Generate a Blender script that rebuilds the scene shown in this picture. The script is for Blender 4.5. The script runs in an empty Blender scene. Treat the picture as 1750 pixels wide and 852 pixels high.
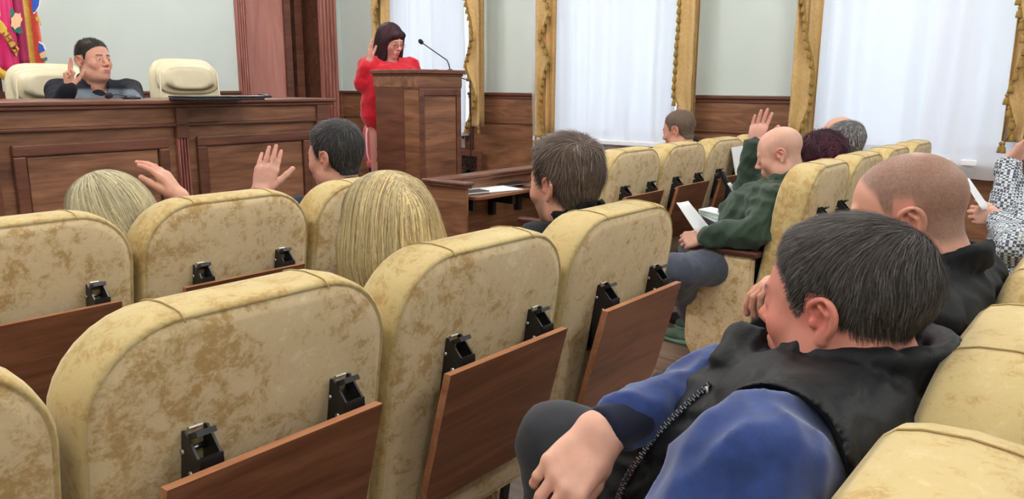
import bpy, math, random
import numpy as np
from mathutils import Vector, Matrix

random.seed(7)
RNG = np.random.default_rng(7)
S = bpy.context.scene
COL = S.collection

# ------------------------------------------------------------------ camera
FPX, PSI, TH, PHI = 1340.3, 0.6776, 0.206, 0.0049          # focal length in pixels of a 1750 px wide frame
CAM = np.array([0, 0, 1.34])
F0 = np.array([math.cos(PSI), math.sin(PSI), 0]); R0 = np.array([math.sin(PSI), -math.cos(PSI), 0]); U0 = np.array([0, 0, 1.0])
CF = F0*math.cos(TH) - U0*math.sin(TH); CU = U0*math.cos(TH) + F0*math.sin(TH)
CR = R0*math.cos(PHI) + CU*math.sin(PHI); CU2 = CU*math.cos(PHI) - R0*math.sin(PHI)
cd = bpy.data.cameras.new('camera'); cam = bpy.data.objects.new('camera', cd); COL.objects.link(cam)
cd.sensor_width = 36; cd.lens = FPX*36/1750; cd.clip_start = .05
m = Matrix.Identity(4)
for i in range(3):
    m[i][0], m[i][1], m[i][2], m[i][3] = CR[i], CU2[i], -CF[i], CAM[i]
cam.matrix_world = m
S.camera = cam

def ray(x, y): return CF + (x-875)/FPX*CR - (y-426)/FPX*CU2
def un(x, y, X=None, Y=None, Z=None, D=None):
    d = ray(x, y)
    if X is not None: t = (X-CAM[0])/d[0]
    elif Y is not None: t = (Y-CAM[1])/d[1]
    elif Z is not None: t = (Z-CAM[2])/d[2]
    else: t = D
    return CAM + t*d

# ------------------------------------------------------------------ world, light, exposure
W = bpy.data.worlds.new('world'); S.world = W; W.use_nodes = True
nt = W.node_tree; bg = nt.nodes['Background']
bg.inputs[0].default_value = (.74, .84, 1.0, 1); bg.inputs[1].default_value = 1.3
S.view_settings.view_transform = 'Standard'; S.view_settings.look = 'None'
S.view_settings.gamma = 1; S.view_settings.use_curve_mapping = False
S.view_settings.exposure = 0.27
CEIL = 3.3
LAMPS = [(x, y) for x in (-.4, 2.0, 4.4) for y in (-1.3, 1.1, 3.5, 5.9)]
LAMP_S = 46.0          # radiance of the added, unseen globe lamps built below

# ------------------------------------------------------------------ helpers
def srgb(r, g, b):
    f = lambda c: (c/255/12.92) if c/255 <= .04045 else ((c/255+.055)/1.055)**2.4
    return (f(r), f(g), f(b), 1)

def tag(o, label=None, cat=None, group=None, kind=None):
    if label: o['label'] = label
    if cat: o['category'] = cat
    if group: o['group'] = group
    if kind: o['kind'] = kind
    return o

def empty(name, loc, label=None, cat=None, group=None):
    o = bpy.data.objects.new(name, None); COL.objects.link(o); o.location = loc; o.empty_display_size = .05
    return tag(o, label, cat, group)

def link(name, me, mats, parent=None, loc=None):
    o = bpy.data.objects.new(name, me); COL.objects.link(o)
    if not isinstance(mats, (list, tuple)): mats = [mats]
    if not len(me.materials):
        for m_ in mats: me.materials.append(m_)
    if parent: o.parent = parent
    if loc is not None: o.location = loc
    return o

def np_mesh(name, V, Q, smooth=True, attrs=None):
    V = np.asarray(V, np.float32); Q = np.asarray(Q, np.int32)
    me = bpy.data.meshes.new(name)
    me.vertices.add(len(V)); me.vertices.foreach_set('co', V.ravel())
    n = Q.shape[1]
    me.loops.add(Q.size); me.loops.foreach_set('vertex_index', Q.ravel())
    me.polygons.add(len(Q)); me.polygons.foreach_set('loop_start', np.arange(0, Q.size, n, dtype=np.int32))
    me.update(calc_edges=True); me.validate()
    if smooth: me.polygons.foreach_set('use_smooth', np.ones(len(me.polygons), bool))
    if attrs:
        for k, a in attrs.items():
            if a.ndim == 2:
                at = me.attributes.new(k, 'FLOAT_COLOR', 'POINT')
                at.data.foreach_set('color', np.concatenate([a, np.ones((len(a), 1))], 1).astype(np.float32).ravel())
            else:
                at = me.attributes.new(k, 'FLOAT', 'POINT'); at.data.foreach_set('value', a.astype(np.float32))
    return me

class MB:
    """collects shapes into one mesh"""
    def __init__(s): s.v = []; s.f = []; s.m = []; s.sm = []
    def add(s, vs, fs, m=0, smooth=False):
        o = len(s.v); s.v += [tuple(map(float, v)) for v in vs]
        for f in fs: s.f.append([i+o for i in f]); s.m.append(m); s.sm.append(smooth)
        return s
    def box(s, lo, hi, m=0):
        x0, y0, z0 = lo; x1, y1, z1 = hi
        return s.add([(x0,y0,z0),(x1,y0,z0),(x1,y1,z0),(x0,y1,z0),(x0,y0,z1),(x1,y0,z1),(x1,y1,z1),(x0,y1,z1)],
                     [(0,3,2,1),(4,5,6,7),(0,1,5,4),(1,2,6,5),(2,3,7,6),(3,0,4,7)], m)
    def obox(s, c, ax, ay, az, m=0):      # oriented box: centre and half axes
        c, ax, ay, az = map(np.array, (c, ax, ay, az)); vs = [c+i*ax+j*ay+k*az for k in (-1,1) for j in (-1,1) for i in (-1,1)]
        return s.add(vs, [(0,2,3,1),(4,5,7,6),(0,1,5,4),(1,3,7,5),(3,2,6,7),(2,0,4,6)], m)
    def tube(s, pts, r, n=8, m=0, caps=True):
        pts = [np.array(p, float) for p in pts]; rs = r if isinstance(r, (list, tuple)) else [r]*len(pts)
        rings = []; up = None
        for i, p in enumerate(pts):
            t = pts[min(i+1, len(pts)-1)]-pts[max(i-1, 0)]; t = t/np.linalg.norm(t)
            if up is None: up = np.array([0,0,1.]) if abs(t[2]) < .9 else np.array([1.,0,0])
            a = up-t*(up@t); a /= np.linalg.norm(a); up = a; b = np.cross(t, a)
            rings.append([p+rs[i]*(math.cos(2*math.pi*k/n)*a+math.sin(2*math.pi*k/n)*b) for k in range(n)])
        vs = [v for rg in rings for v in rg]; fs = []
        for i in range(len(rings)-1):
            for k in range(n): fs.append((i*n+k, i*n+(k+1)%n, (i+1)*n+(k+1)%n, (i+1)*n+k))
        if caps: fs.append(tuple(range(n-1,-1,-1))); fs.append(tuple((len(rings)-1)*n+k for k in range(n)))
        return s.add(vs, fs, m, True)
    def lathe(s, prof, c=(0,0,0), n=16, m=0):
        vs = []; fs = []
        for r, z in prof:
            for k in range(n): vs.append((c[0]+r*math.cos(2*math.pi*k/n), c[1]+r*math.sin(2*math.pi*k/n), c[2]+z))
        for i in range(len(prof)-1):
            for k in range(n): fs.append((i*n+k, i*n+(k+1)%n, (i+1)*n+(k+1)%n, (i+1)*n+k))
        fs.append(tuple(range(n-1,-1,-1))); fs.append(tuple((len(prof)-1)*n+k for k in range(n)))
        return s.add(vs, fs, m, True)
    def grid(s, P, m=0, smooth=True, closed=False):
        P = np.asarray(P); a, b = P.shape[:2]
        fs = [(i*b+j, i*b+j+1, (i+1)*b+j+1, (i+1)*b+j) for i in range(a-1) for j in range(b-1)]
        return s.add(P.reshape(-1, 3), fs, m, smooth)
    def prism(s, poly, axis, a, b, m=0):  # polygon in the two other axes, extruded along axis from a to b
        n = len(poly); put = {'x': lambda p, t: (t, p[0], p[1]), 'y': lambda p, t: (p[0], t, p[1]), 'z': lambda p, t: (p[0], p[1], t)}[axis]
        vs = [put(p, a) for p in poly]+[put(p, b) for p in poly]
        fs = [tuple(range(n-1,-1,-1)), tuple(range(n, 2*n))]+[(i, (i+1)%n, n+(i+1)%n, n+i) for i in range(n)]
        return s.add(vs, fs, m)
    def mesh(s, name):
        me = bpy.data.meshes.new(name); me.from_pydata(s.v, [], s.f)
        me.polygons.foreach_set('material_index', s.m); me.polygons.foreach_set('use_smooth', s.sm); me.update()
        return me
    def build(s, name, mats, parent=None, loc=None, bevel=0, solid=0):
        o = link(name, s.mesh(name), mats, parent, loc)
        if solid:
            sm_ = o.modifiers.new('thickness', 'SOLIDIFY'); sm_.thickness = solid; sm_.offset = 0
        if bevel:
            b = o.modifiers.new('bevel', 'BEVEL'); b.width = bevel; b.segments = 2; b.limit_method = 'ANGLE'; b.angle_limit = .7
        return o

# ------------------------------------------------------------------ materials
def mat(name):
    m_ = bpy.data.materials.new(name); m_.use_nodes = True
    return m_, m_.node_tree.nodes, m_.node_tree.links, m_.node_tree.nodes['Principled BSDF']
def nd(N, t, **kw):
    n = N.new(t)
    for k, v in kw.items():
        if k.startswith('i_'):
            key = k[2:]; key = int(key) if key.isdigit() else key
            n.inputs[key].default_value = v
        else: setattr(n, k, v)
    return n
def ramp(N, stops):
    r = N.new('ShaderNodeValToRGB'); e = r.color_ramp.elements
    while len(e) < len(stops): e.new(.5)
    for el, (p, c) in zip(e, stops): el.position = p; el.color = c
    return r
def coords(N, L, scale=(1,1,1), rand=0):
    tc = N.new('ShaderNodeTexCoord'); mp = N.new('ShaderNodeMapping'); mp.inputs['Scale'].default_value = scale
    if rand:
        oi = N.new('ShaderNodeObjectInfo'); mu = nd(N, 'ShaderNodeMath', operation='MULTIPLY', i_1=rand)
        L.new(oi.outputs['Random'], mu.inputs[0]); ad = nd(N, 'ShaderNodeVectorMath', operation='ADD')
        L.new(tc.outputs['Object'], ad.inputs[0]); L.new(mu.outputs[0], ad.inputs[1]); L.new(ad.outputs[0], mp.inputs[0])
    else: L.new(tc.outputs['Object'], mp.inputs[0])
    return mp.outputs[0]
def bump(N, L, P, src, strength, dist=.01):
    b = nd(N, 'ShaderNodeBump', i_Strength=strength, i_Distance=dist); L.new(src, b.inputs['Height']); L.new(b.outputs[0], P.inputs['Normal'])

def plain(name, c, rough=.6, metal=0, noise=.0, nscale=20, bmp=0, bscale=80, sheen=0, spec=.5):
    m_, N, L, P = mat(name); P.inputs['Base Color'].default_value = c; P.inputs['Roughness'].default_value = rough; P.inputs['Metallic'].default_value = metal
    P.inputs['Specular IOR Level'].default_value = spec
    if sheen: P.inputs['Sheen Weight'].default_value = sheen; P.inputs['Sheen Roughness'].default_value = .5
    v = coords(N, L, rand=5)
    if noise:
        n = nd(N, 'ShaderNodeTexNoise', i_Scale=nscale, i_Detail=5); L.new(v, n.inputs[0])
        lo = tuple(x*(1-noise) for x in c[:3])+(1,); hi = tuple(min(1, x*(1+noise)) for x in c[:3])+(1,)
        r = ramp(N, [(.3, lo), (.7, hi)]); L.new(n.outputs[0], r.inputs[0]); L.new(r.outputs[0], P.inputs['Base Color'])
    if bmp:
        n2 = nd(N, 'ShaderNodeTexNoise', i_Scale=bscale, i_Detail=4); L.new(v, n2.inputs[0]); bump(N, L, P, n2.outputs[0], bmp)
    return m_

def wood(name, dark, light, axis='x', scale=1.0, rough=.38, rand=0, mid=None):
    m_, N, L, P = mat(name)
    st = {'x': (1.2, 9, 9), 'y': (9, 1.2, 9), 'z': (9, 9, 1.2)}[axis]
    v = coords(N, L, tuple(a*scale for a in st), rand)
    n1 = nd(N, 'ShaderNodeTexNoise', i_Scale=1.3, i_Detail=7, i_Roughness=.62, i_Distortion=.8); L.new(v, n1.inputs[0])
    v2 = coords(N, L, tuple(a*scale*(7 if a > 2 else 2) for a in st), rand)
    n2 = nd(N, 'ShaderNodeTexNoise', i_Scale=1.5, i_Detail=4); L.new(v2, n2.inputs[0])
    mx = nd(N, 'ShaderNodeMath', operation='MULTIPLY_ADD', i_1=.28); L.new(n2.outputs[0], mx.inputs[0]); L.new(n1.outputs[0], mx.inputs[2])
    md = mid or tuple((a+b)/2 for a, b in zip(dark, light))
    r = ramp(N, [(.42, dark), (.60, md), (.80, light)]); L.new(mx.outputs[0], r.inputs[0]); L.new(r.outputs[0], P.inputs['Base Color'])
    P.inputs['Roughness'].default_value = rough; P.inputs['Specular IOR Level'].default_value = .4
    bump(N, L, P, n2.outputs[0], .06, .004)
    return m_

def velvet(name, light, dark, bright):
    m_, N, L, P = mat(name); v = coords(N, L, rand=30)
    n1 = nd(N, 'ShaderNodeTexNoise', i_Scale=19, i_Detail=10, i_Roughness=.75, i_Distortion=.4); L.new(v, n1.inputs[0])
    n2 = nd(N, 'ShaderNodeTexNoise', i_Scale=60, i_Detail=8, i_Roughness=.75, i_Distortion=.8); L.new(v, n2.inputs[0])
    n3 = nd(N, 'ShaderNodeTexNoise', i_Scale=3.0, i_Detail=3); L.new(v, n3.inputs[0])
    mx = nd(N, 'ShaderNodeMath', operation='MULTIPLY_ADD', i_1=.55); L.new(n2.outputs[0], mx.inputs[0]); L.new(n1.outputs[0], mx.inputs[2])
    mx2 = nd(N, 'ShaderNodeMath', operation='MULTIPLY_ADD', i_1=.35); L.new(n3.outputs[0], mx2.inputs[0]); L.new(mx.outputs[0], mx2.inputs[2])
    r = ramp(N, [(.0, dark), (.30, dark), (.52, light), (.66, light), (.86, bright)])
    sc = nd(N, 'ShaderNodeMapRange'); sc.inputs[1].default_value = .62; sc.inputs[2].default_value = 1.28
    L.new(mx2.outputs[0], sc.inputs[0]); L.new(sc.outputs[0], r.inputs[0]); L.new(r.outputs[0], P.inputs['Base Color'])
    P.inputs['Roughness'].default_value = .85; P.inputs['Sheen Weight'].default_value = .35; P.inputs['Sheen Roughness'].default_value = .35
    P.inputs['Sheen Tint'].default_value = (1, .93, .74, 1); P.inputs['Specular IOR Level'].default_value = .2
    bump(N, L, P, n2.outputs[0], .22, .006)
    return m_

def attr_mat(name, rough=.5, sss=0, spec=.4, bscale=250, bstr=.05, base=None, sheen=0):
    m_, N, L, P = mat(name); a = nd(N, 'ShaderNodeAttribute', attribute_name='col')
    n = nd(N, 'ShaderNodeTexNoise', i_Scale=60, i_Detail=5); L.new(coords(N, L), n.inputs[0])
    mr = nd(N, 'ShaderNodeMapRange'); mr.inputs[3].default_value = .88; mr.inputs[4].default_value = 1.12; L.new(n.outputs[0], mr.inputs[0])
    mu = nd(N, 'ShaderNodeVectorMath', operation='SCALE'); L.new(a.outputs['Color'], mu.inputs[0]); L.new(mr.outputs[0], mu.inputs['Scale'])
    L.new(mu.outputs[0], P.inputs['Base Color']); P.inputs['Roughness'].default_value = rough; P.inputs['Specular IOR Level'].default_value = spec
    if sss:
        P.inputs['Subsurface Weight'].default_value = sss; P.inputs['Subsurface Radius'].default_value = (1, .35, .2); P.inputs['Subsurface Scale'].default_value = .006
    n2 = nd(N, 'ShaderNodeTexNoise', i_Scale=bscale, i_Detail=3); L.new(coords(N, L), n2.inputs[0]); bump(N, L, P, n2.outputs[0], bstr, .004)
    return m_

def cloth(name, c, rough=.8, weave=500, wst=.12, fold=0, sheen=.15, noise=.12):
    m_, N, L, P = mat(name); v = coords(N, L)
    n = nd(N, 'ShaderNodeTexNoise', i_Scale=45, i_Detail=6); L.new(v, n.inputs[0])
    r = ramp(N, [(.3, tuple(x*(1-noise) for x in c[:3])+(1,)), (.7, tuple(min(1, x*(1+noise)) for x in c[:3])+(1,))]); L.new(n.outputs[0], r.inputs[0]); L.new(r.outputs[0], P.inputs['Base Color'])
    P.inputs['Roughness'].default_value = rough; P.inputs['Sheen Weight'].default_value = sheen; P.inputs['Specular IOR Level'].default_value = .18
    n2 = nd(N, 'ShaderNodeTexNoise', i_Scale=weave, i_Detail=2); L.new(v, n2.inputs[0])
    if fold:
        n3 = nd(N, 'ShaderNodeTexNoise', i_Scale=fold, i_Detail=3, i_Distortion=1.5); L.new(v, n3.inputs[0])
        ad = nd(N, 'ShaderNodeMath', operation='MULTIPLY_ADD', i_1=3.0); L.new(n3.outputs[0], ad.inputs[0]); L.new(n2.outputs[0], ad.inputs[2]); src = ad.outputs[0]
    else: src = n2.outputs[0]
    bump(N, L, P, src, wst, .004)
    return m_

def sheer_mat():
    m_, N, L, P = mat('sheer voile'); out = N['Material Output']; N.remove(P)
    tr = nd(N, 'ShaderNodeBsdfTranslucent', i_Color=(.93, .93, .97, 1)); df = nd(N, 'ShaderNodeBsdfDiffuse', i_Color=(.93, .93, .96, 1)); tp = nd(N, 'ShaderNodeBsdfTransparent', i_Color=(1, 1, 1, 1))
    m1 = nd(N, 'ShaderNodeMixShader', i_0=.35); L.new(tr.outputs[0], m1.inputs[1]); L.new(df.outputs[0], m1.inputs[2])
    v = coords(N, L, (900, 900, 900)); n = nd(N, 'ShaderNodeTexNoise', i_Scale=1.0); L.new(v, n.inputs[0])
    mr = nd(N, 'ShaderNodeMapRange'); mr.inputs[3].default_value = .06; mr.inputs[4].default_value = .20; L.new(n.outputs[0], mr.inputs[0])
    m2 = N.new('ShaderNodeMixShader'); L.new(mr.outputs[0], m2.inputs[0]); L.new(m1.outputs[0], m2.inputs[1]); L.new(tp.outputs[0], m2.inputs[2]); L.new(m2.outputs[0], out.inputs[0])
    return m_
def glass_mat():
    m_, N, L, P = mat('window glass'); out = N['Material Output']; N.remove(P)
    g = nd(N, 'ShaderNodeBsdfGlossy', i_Roughness=.02); tp = nd(N, 'ShaderNodeBsdfTransparent', i_Color=(.96, .98, .97, 1)); mx = nd(N, 'ShaderNodeMixShader', i_0=.05); L.new(tp.outputs[0], mx.inputs[1]); L.new(g.outputs[0], mx.inputs[2]); L.new(mx.outputs[0], out.inputs[0])
    return m_
def checker_mat():
    m_, N, L, P = mat('gingham shirt'); v = coords(N, L)
    c1 = nd(N, 'ShaderNodeTexChecker', i_Scale=85.); L.new(v, c1.inputs[0]); c1.inputs[1].default_value = srgb(192, 199, 206); c1.inputs[2].default_value = srgb(66, 72, 86)
    L.new(c1.outputs[0], P.inputs['Base Color']); P.inputs['Roughness'].default_value = .8
    return m_

M = {}
M['wall'] = plain('painted wall', srgb(196, 206, 202), .85, noise=.02, nscale=3, bmp=.03, bscale=200)
M['reveal'] = plain('white window reveal', srgb(225, 222, 218), .7)
M['ceil'] = plain('white ceiling', srgb(232, 232, 228), .9)
M['wood'] = wood('walnut veneer', srgb(84, 54, 40), srgb(150, 106, 80), 'x', 1.0, mid=srgb(118, 80, 60))
M['woody'] = wood('walnut veneer along the wall', srgb(84, 54, 38), srgb(148, 104, 76), 'y', 1.0, mid=srgb(116, 79, 56))
M['wooddk'] = wood('dark walnut moulding', srgb(72, 43, 34), srgb(116, 74, 58), 'x', 1.3, .33)
M['wooddky'] = wood('dark walnut moulding along the wall', srgb(72, 43, 34), srgb(116, 74, 58), 'y', 1.3, .33)
M['doorwood'] = wood('reddish door veneer', srgb(158, 102, 94), srgb(186, 130, 120), 'z', .6, .28)
M['trimwood'] = wood('reddish fluted trim', srgb(124, 72, 64), srgb(172, 112, 100), 'z', 1.0, .3)
M['tablet'] = wood('tablet laminate', srgb(84, 51, 36), srgb(132, 88, 64), 'x', 1.4, .36, 20, mid=srgb(110, 69, 49))
M['tabedge'] = wood('tablet edge banding', srgb(140, 90, 62), srgb(182, 126, 92), 'x', 2, .4, 20)
M['arm'] = wood('dark arm wood', srgb(52, 28, 22), srgb(88, 50, 38), 'y', 1.3, .3, 10)
M['velvet'] = velvet('crushed velvet', srgb(205, 184, 148), srgb(172, 142, 95), srgb(216, 201, 172))
M['velvetrim'] = velvet('crushed velvet rim', srgb(192, 172, 124), srgb(172, 143, 90), srgb(202, 186, 144))
M['seam'] = plain('velvet seam', srgb(168, 142, 92), .9)
M['black'] = plain('black enamelled steel', (.012, .012, .013, 1), .32)
M['rivet'] = plain('zinc rivet', (.55, .55, .55, 1), .35, 1)
M['leather'] = plain('cream leather', srgb(212, 202, 172), .45, bmp=.08, bscale=120, noise=.04)
M['gold'] = cloth('gold satin drape', srgb(186, 154, 102), .5, 600, .06, sheen=.3)
M['lining'] = cloth('amber drape lining', srgb(214, 150, 92), .55, 600, .06, sheen=.2)
M['fringe'] = cloth('olive gold fringe', srgb(140, 112, 54), .7, 300, .3)
M['sheer'] = sheer_mat(); M['glass'] = glass_mat()
M['frame'] = plain('white window frame', srgb(236, 238, 242), .4)
M['paper'] = plain('white paper', srgb(232, 236, 242), .7, noise=.02, nscale=8)
M['print'] = plain('printed paper ink', srgb(120, 150, 160), .7, noise=.5, nscale=40)
M['green_paper'] = plain('mint paper', srgb(176, 208, 190), .7, noise=.1, nscale=30)
M['micmetal'] = plain('dark gooseneck', srgb(70, 72, 78), .4, .6)
M['foam'] = plain('black foam', (.015, .015, .016, 1), .95, bmp=.3, bscale=400)
M['skin'] = attr_mat('skin', .5, .12, .35)
M['hair'] = attr_mat('hair strands', .55, 0, .25, bstr=0)
M['eye'] = attr_mat('eye', .12, 0, .6, bstr=0)
M['lamp'] = None
def emis(name, c, s):
    m_, N, L, P = mat(name); P.inputs['Emission Color'].default_value = c; P.inputs['Emission Strength'].default_value = s; P.inputs['Base Color'].default_value = (.9, .9, .9, 1); return m_
M['lamp'] = emis('lit globe', (1, .975, .94, 1), LAMP_S)

# ------------------------------------------------------------------ the room
XW, YW = 6.2, 7.6            # window wall and wall behind the presidium
X0, Y0 = -2.6, -3.0
def struct(o): o['kind'] = 'structure'; return o
# floor with laminate planks
m_, N, L, P = mat('laminate planks')
v = coords(N, L, (11, 1.0, 8), 40)
n1 = nd(N, 'ShaderNodeTexNoise', i_Scale=1.6, i_Detail=6, i_Distortion=.7); L.new(v, n1.inputs[0])
oi = N.new('ShaderNodeObjectInfo')
r = ramp(N, [(.3, srgb(112, 88, 76)), (.5, srgb(142, 116, 102)), (.75, srgb(166, 140, 126))])
ad = nd(N, 'ShaderNodeMath', operation='MULTIPLY_ADD', i_1=.22); L.new(oi.outputs['Random'], ad.inputs[0]); L.new(n1.outputs[0], ad.inputs[2])
sb = nd(N, 'ShaderNodeMath', operation='SUBTRACT', i_1=.11); L.new(ad.outputs[0], sb.inputs[0]); L.new(sb.outputs[0], r.inputs[0])
L.new(r.outputs[0], P.inputs['Base Color']); P.inputs['Roughness'].default_value = .42
M['plank'] = m_
floor = struct(MB().box((X0, Y0, -.1), (XW, YW, -.012)).build('floor', M['plank']))
PW, PL = .196, 1.30
pm = MB().box((.0012, .0012, -.012), (PW-.0012, PL-.0012, 0)).mesh('plank'); pm.materials.append(M['plank'])
ix = 0; x = -.3
while x < XW-.05:
    y = -.6-(ix % 3)*.43
    while y < 4.3 and x+PW < XW+.01:
        link('plank', pm, M['plank'], floor, (x, y, 0)); y += PL
    x += PW; ix += 1
struct(MB().box((X0, Y0, CEIL), (XW, YW, CEIL+.1)).build('ceiling', M['ceil']))
struct(MB().box((X0-.1, Y0, -.1), (X0, YW, CEIL)).build('wall_left', M['wall']))
struct(MB().box((X0, Y0-.1, -.1), (XW, Y0, CEIL)).build('wall_rear', M['wall']))
# added ceiling lamps, unseen and assumed; globe form spreads softer, more sideways light
gb = []
for k in range(11): a_ = math.pi*k/10; gb.append((max(.001, .15*math.sin(a_)), -.15*math.cos(a_)))
for lx, ly in LAMPS:
    e = empty('added_pendant_lamp', (lx, ly, CEIL), 'added white globe lamp on a ceiling rod, out of view, for softer light', 'lamp', 'added globe ceiling lamps')
    MB().lathe([(.06, -.03), (.06, 0)], n=20).build('ceiling_rose', M['frame'], e); MB().tube([(0, 0, -.03), (0, 0, -.14)], .008).build('rod', M['rivet'], e)
    MB().lathe(gb, (0, 0, -.28), 20).build('globe', M['lamp'], e)

# window wall: openings along Y
WIN = []
for a, b in ((654, 805), (930, 1170), (1375, 1762)):
    WIN.append((un(b, 100, X=XW)[1]+.03, un(a, 100, X=XW)[1]-.03))
WIN.append((WIN[2][0]-2.5, WIN[2][0]-1.05))
SILL = .86; HEAD = 3.0
wb = MB(); ys = sorted(WIN); prev = Y0
for a, b in ys:
    wb.box((XW, prev, -.1), (XW+.35, a, CEIL)); wb.box((XW, a, -.1), (XW+.35, b, SILL)); wb.box((XW, a, HEAD), (XW+.35, b, CEIL)); prev = b
wb.box((XW, prev, -.1), (XW+.35, YW+.2, CEIL))
struct(wb.build('wall_window', M['wall']))
for i, (a, b) in enumerate(ys):
    w = struct(empty('window_%d' % (i+1), (XW, (a+b)/2, SILL)))
    h = (b-a)/2; q = MB(); X1, X2 = .20, .27; H = HEAD-SILL
    MB().box((-.16, -h-.04, -.035), (.2, h+.04, .005)).build('window_sill', M['frame'], w, bevel=.006)
    q.box((X1, -h, 0), (X2, -h+.07, H)).box((X1, h-.07, 0), (X2, h, H)).box((X1, -h+.07, 0), (X2, h-.07, .08)).box((X1, -h+.07, H-.07), (X2, h-.07, H))
    q.build('window_frame', M['frame'], w)
    MB().box((X1-.01, -.05, .08), (X2+.01, .05, H-.07)).build('mullion', M['frame'], w)
    MB().box((X1, -h+.07, 1.45), (X2, -.05, 1.52)).build('transom', M['frame'], w); MB().box((X1, .05, 1.45), (X2, h-.07, 1.52)).build('transom', M['frame'], w)
    for s0, s1 in ((-h+.07, -.05), (.05, h-.07)):
        for z0, z1 in ((.08, 1.45), (1.52, H-.07)):
            MB().box((X1+.03, s0, z0), (X1+.036, s1, z1)).build('pane', M['glass'], w)
    rv = MB().box((.0, -h-.003, 0), (.2, -h+.001, H)).box((.0, h-.001, 0), (.2, h+.003, H)); rv.build('reveal', M['reveal'], w)
# wainscot on the window wall
WZ = 1.27
tn = 1
def wains_y(y0, y1, top, n):
    t = struct(empty('trim_%d' % n, (XW, (y0+y1)/2, 0))); h = (y1-y0)/2
    MB().box((-.03, -h, 0), (0, h, top-.05)).build('panel', M['woody'], t)
    MB().box((-.05, -h, top-.30), (-.03, h, top-.06)).build('frieze', M['woody'], t, bevel=.004)
    MB().prism([(-.075, top-.005), (-.075, top-.03), (-.055, top-.045), (-.045, top-.07), (0, top-.07), (0, top), (-.06, top)], 'y', -h, h).build('cap_rail', M['wooddky'], t) if False else \
        MB().box((-.075, -h, top-.03), (0, h, top)).box((-.06, -h, top-.06), (0, h, top-.03)).build('cap_rail', M['wooddky'], t, bevel=.006)
    MB().box((-.052, -h, 0), (-.03, h, .12)).build('skirting', M['wooddky'], t, bevel=.004)
    for s in (-1, 1):
        MB().box((-.052, s*h-.045, .12), (-.03, s*h+.045, top-.3)).build('stile', M['wooddky'], t, bevel=.004)
    return t
prev = Y0
for i, (a, b) in enumerate(ys):
    if i: wains_y(prev+.04, a-.04, WZ, tn); tn += 1
    wains_y(a-.04, b+.04, SILL-.04, tn); tn += 1; prev = b
wains_y(prev+.04, YW-.005, WZ, tn); tn += 1
# wall behind the presidium with a deep door recess
DXa, DXb = un(424, 100, Y=YW)[0], un(545, 100, Y=YW)[0]      # clear door opening
DXs = un(505, 100, Y=YW)[0]
bw = MB().box((X0, YW, -.1), (DXa, YW+.5, CEIL)).box((DXb+.08, YW, -.1), (XW+.35, YW+.5, CEIL)).box((DXa, YW, 2.75), (DXb+.08, YW+.5, CEIL))
struct(bw.build('wall_back', M['wall']))
d = struct(empty('door_1', ((DXa+DXb)/2, YW, 0)))
c = (DXa+DXb)/2
MB().box((DXa-c, .16, 0), (DXs-c, .20, 2.75)).build('door_leaf', M['doorwood'], d, bevel=.004)
MB().box((DXs-c, .42, 0), (DXb-c+.08, .46, 2.75)).build('side_panel', M['wooddk'], d)
MB().box((DXs-c-.03, .12, 0), (DXs-c+.05, .42, 2.75)).build('jamb', M['wooddk'], d)
MB().box((DXb-c-.16, .2, 0), (DXb-c-.06, .42, 2.75)).build('jamb', M['wooddk'], d)
MB().box((DXb-c+.065, 0, 0), (DXb-c+.079, .45, 2.75)).build('jamb', M['wooddk'], d)
for s, xx in ((0, un(405, 100, Y=YW)[0]), (1, un(546, 100, Y=YW)[0])):
    wdt = (un(424, 100, Y=YW)[0]-un(405, 100, Y=YW)[0]) if s == 0 else (un(575, 100, Y=YW)[0]-un(546, 100, Y=YW)[0])
    q = MB(); q.box((xx-c, -.02, 0), (xx-c+wdt, 0, 2.9)); n = 5
    for k in range(n): q.box((xx-c+wdt*(k+.12)/n, -.04, .25), (xx-c+wdt*(k+.80)/n, -.02, 2.8))
    q.box((xx-c-.005, -.05, 0), (xx-c+wdt+.005, -.02, .25)); q.build('fluted_casing', M['trimwood'], d, bevel=.004)
def wains_x(x0, x1, top, n):
    t = struct(empty('trim_%d' % n, ((x0+x1)/2, YW, 0))); h = (x1-x0)/2
    MB().box((-h, -.03, 0), (h, 0, top-.05)).build('panel', M['wood'], t)
    MB().box((-h, -.05, top-.30), (h, -.03, top-.06)).build('frieze', M['wood'], t, bevel=.004)
    MB().box((-h, -.075, top-.03), (h, 0, top)).box((-h, -.06, top-.06), (h, 0, top-.03)).build('cap_rail', M['wooddk'], t, bevel=.006)
    for s in (-1, 1): MB().box((s*h-.045, -.052, 0), (s*h+.045, -.03, top-.3)).build('stile', M['wooddk'], t, bevel=.004)
wains_x(X0, un(405, 100, Y=YW)[0]-.01, WZ, tn); tn += 1
wains_x(un(575, 100, Y=YW)[0]+.01, XW, WZ, tn); tn += 1
# low stage
STG = .2
st = struct(MB().box((X0, 3.75, 0), (XW-.1, YW-.02, STG)).build('floor_stage', M['plank']))

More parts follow.
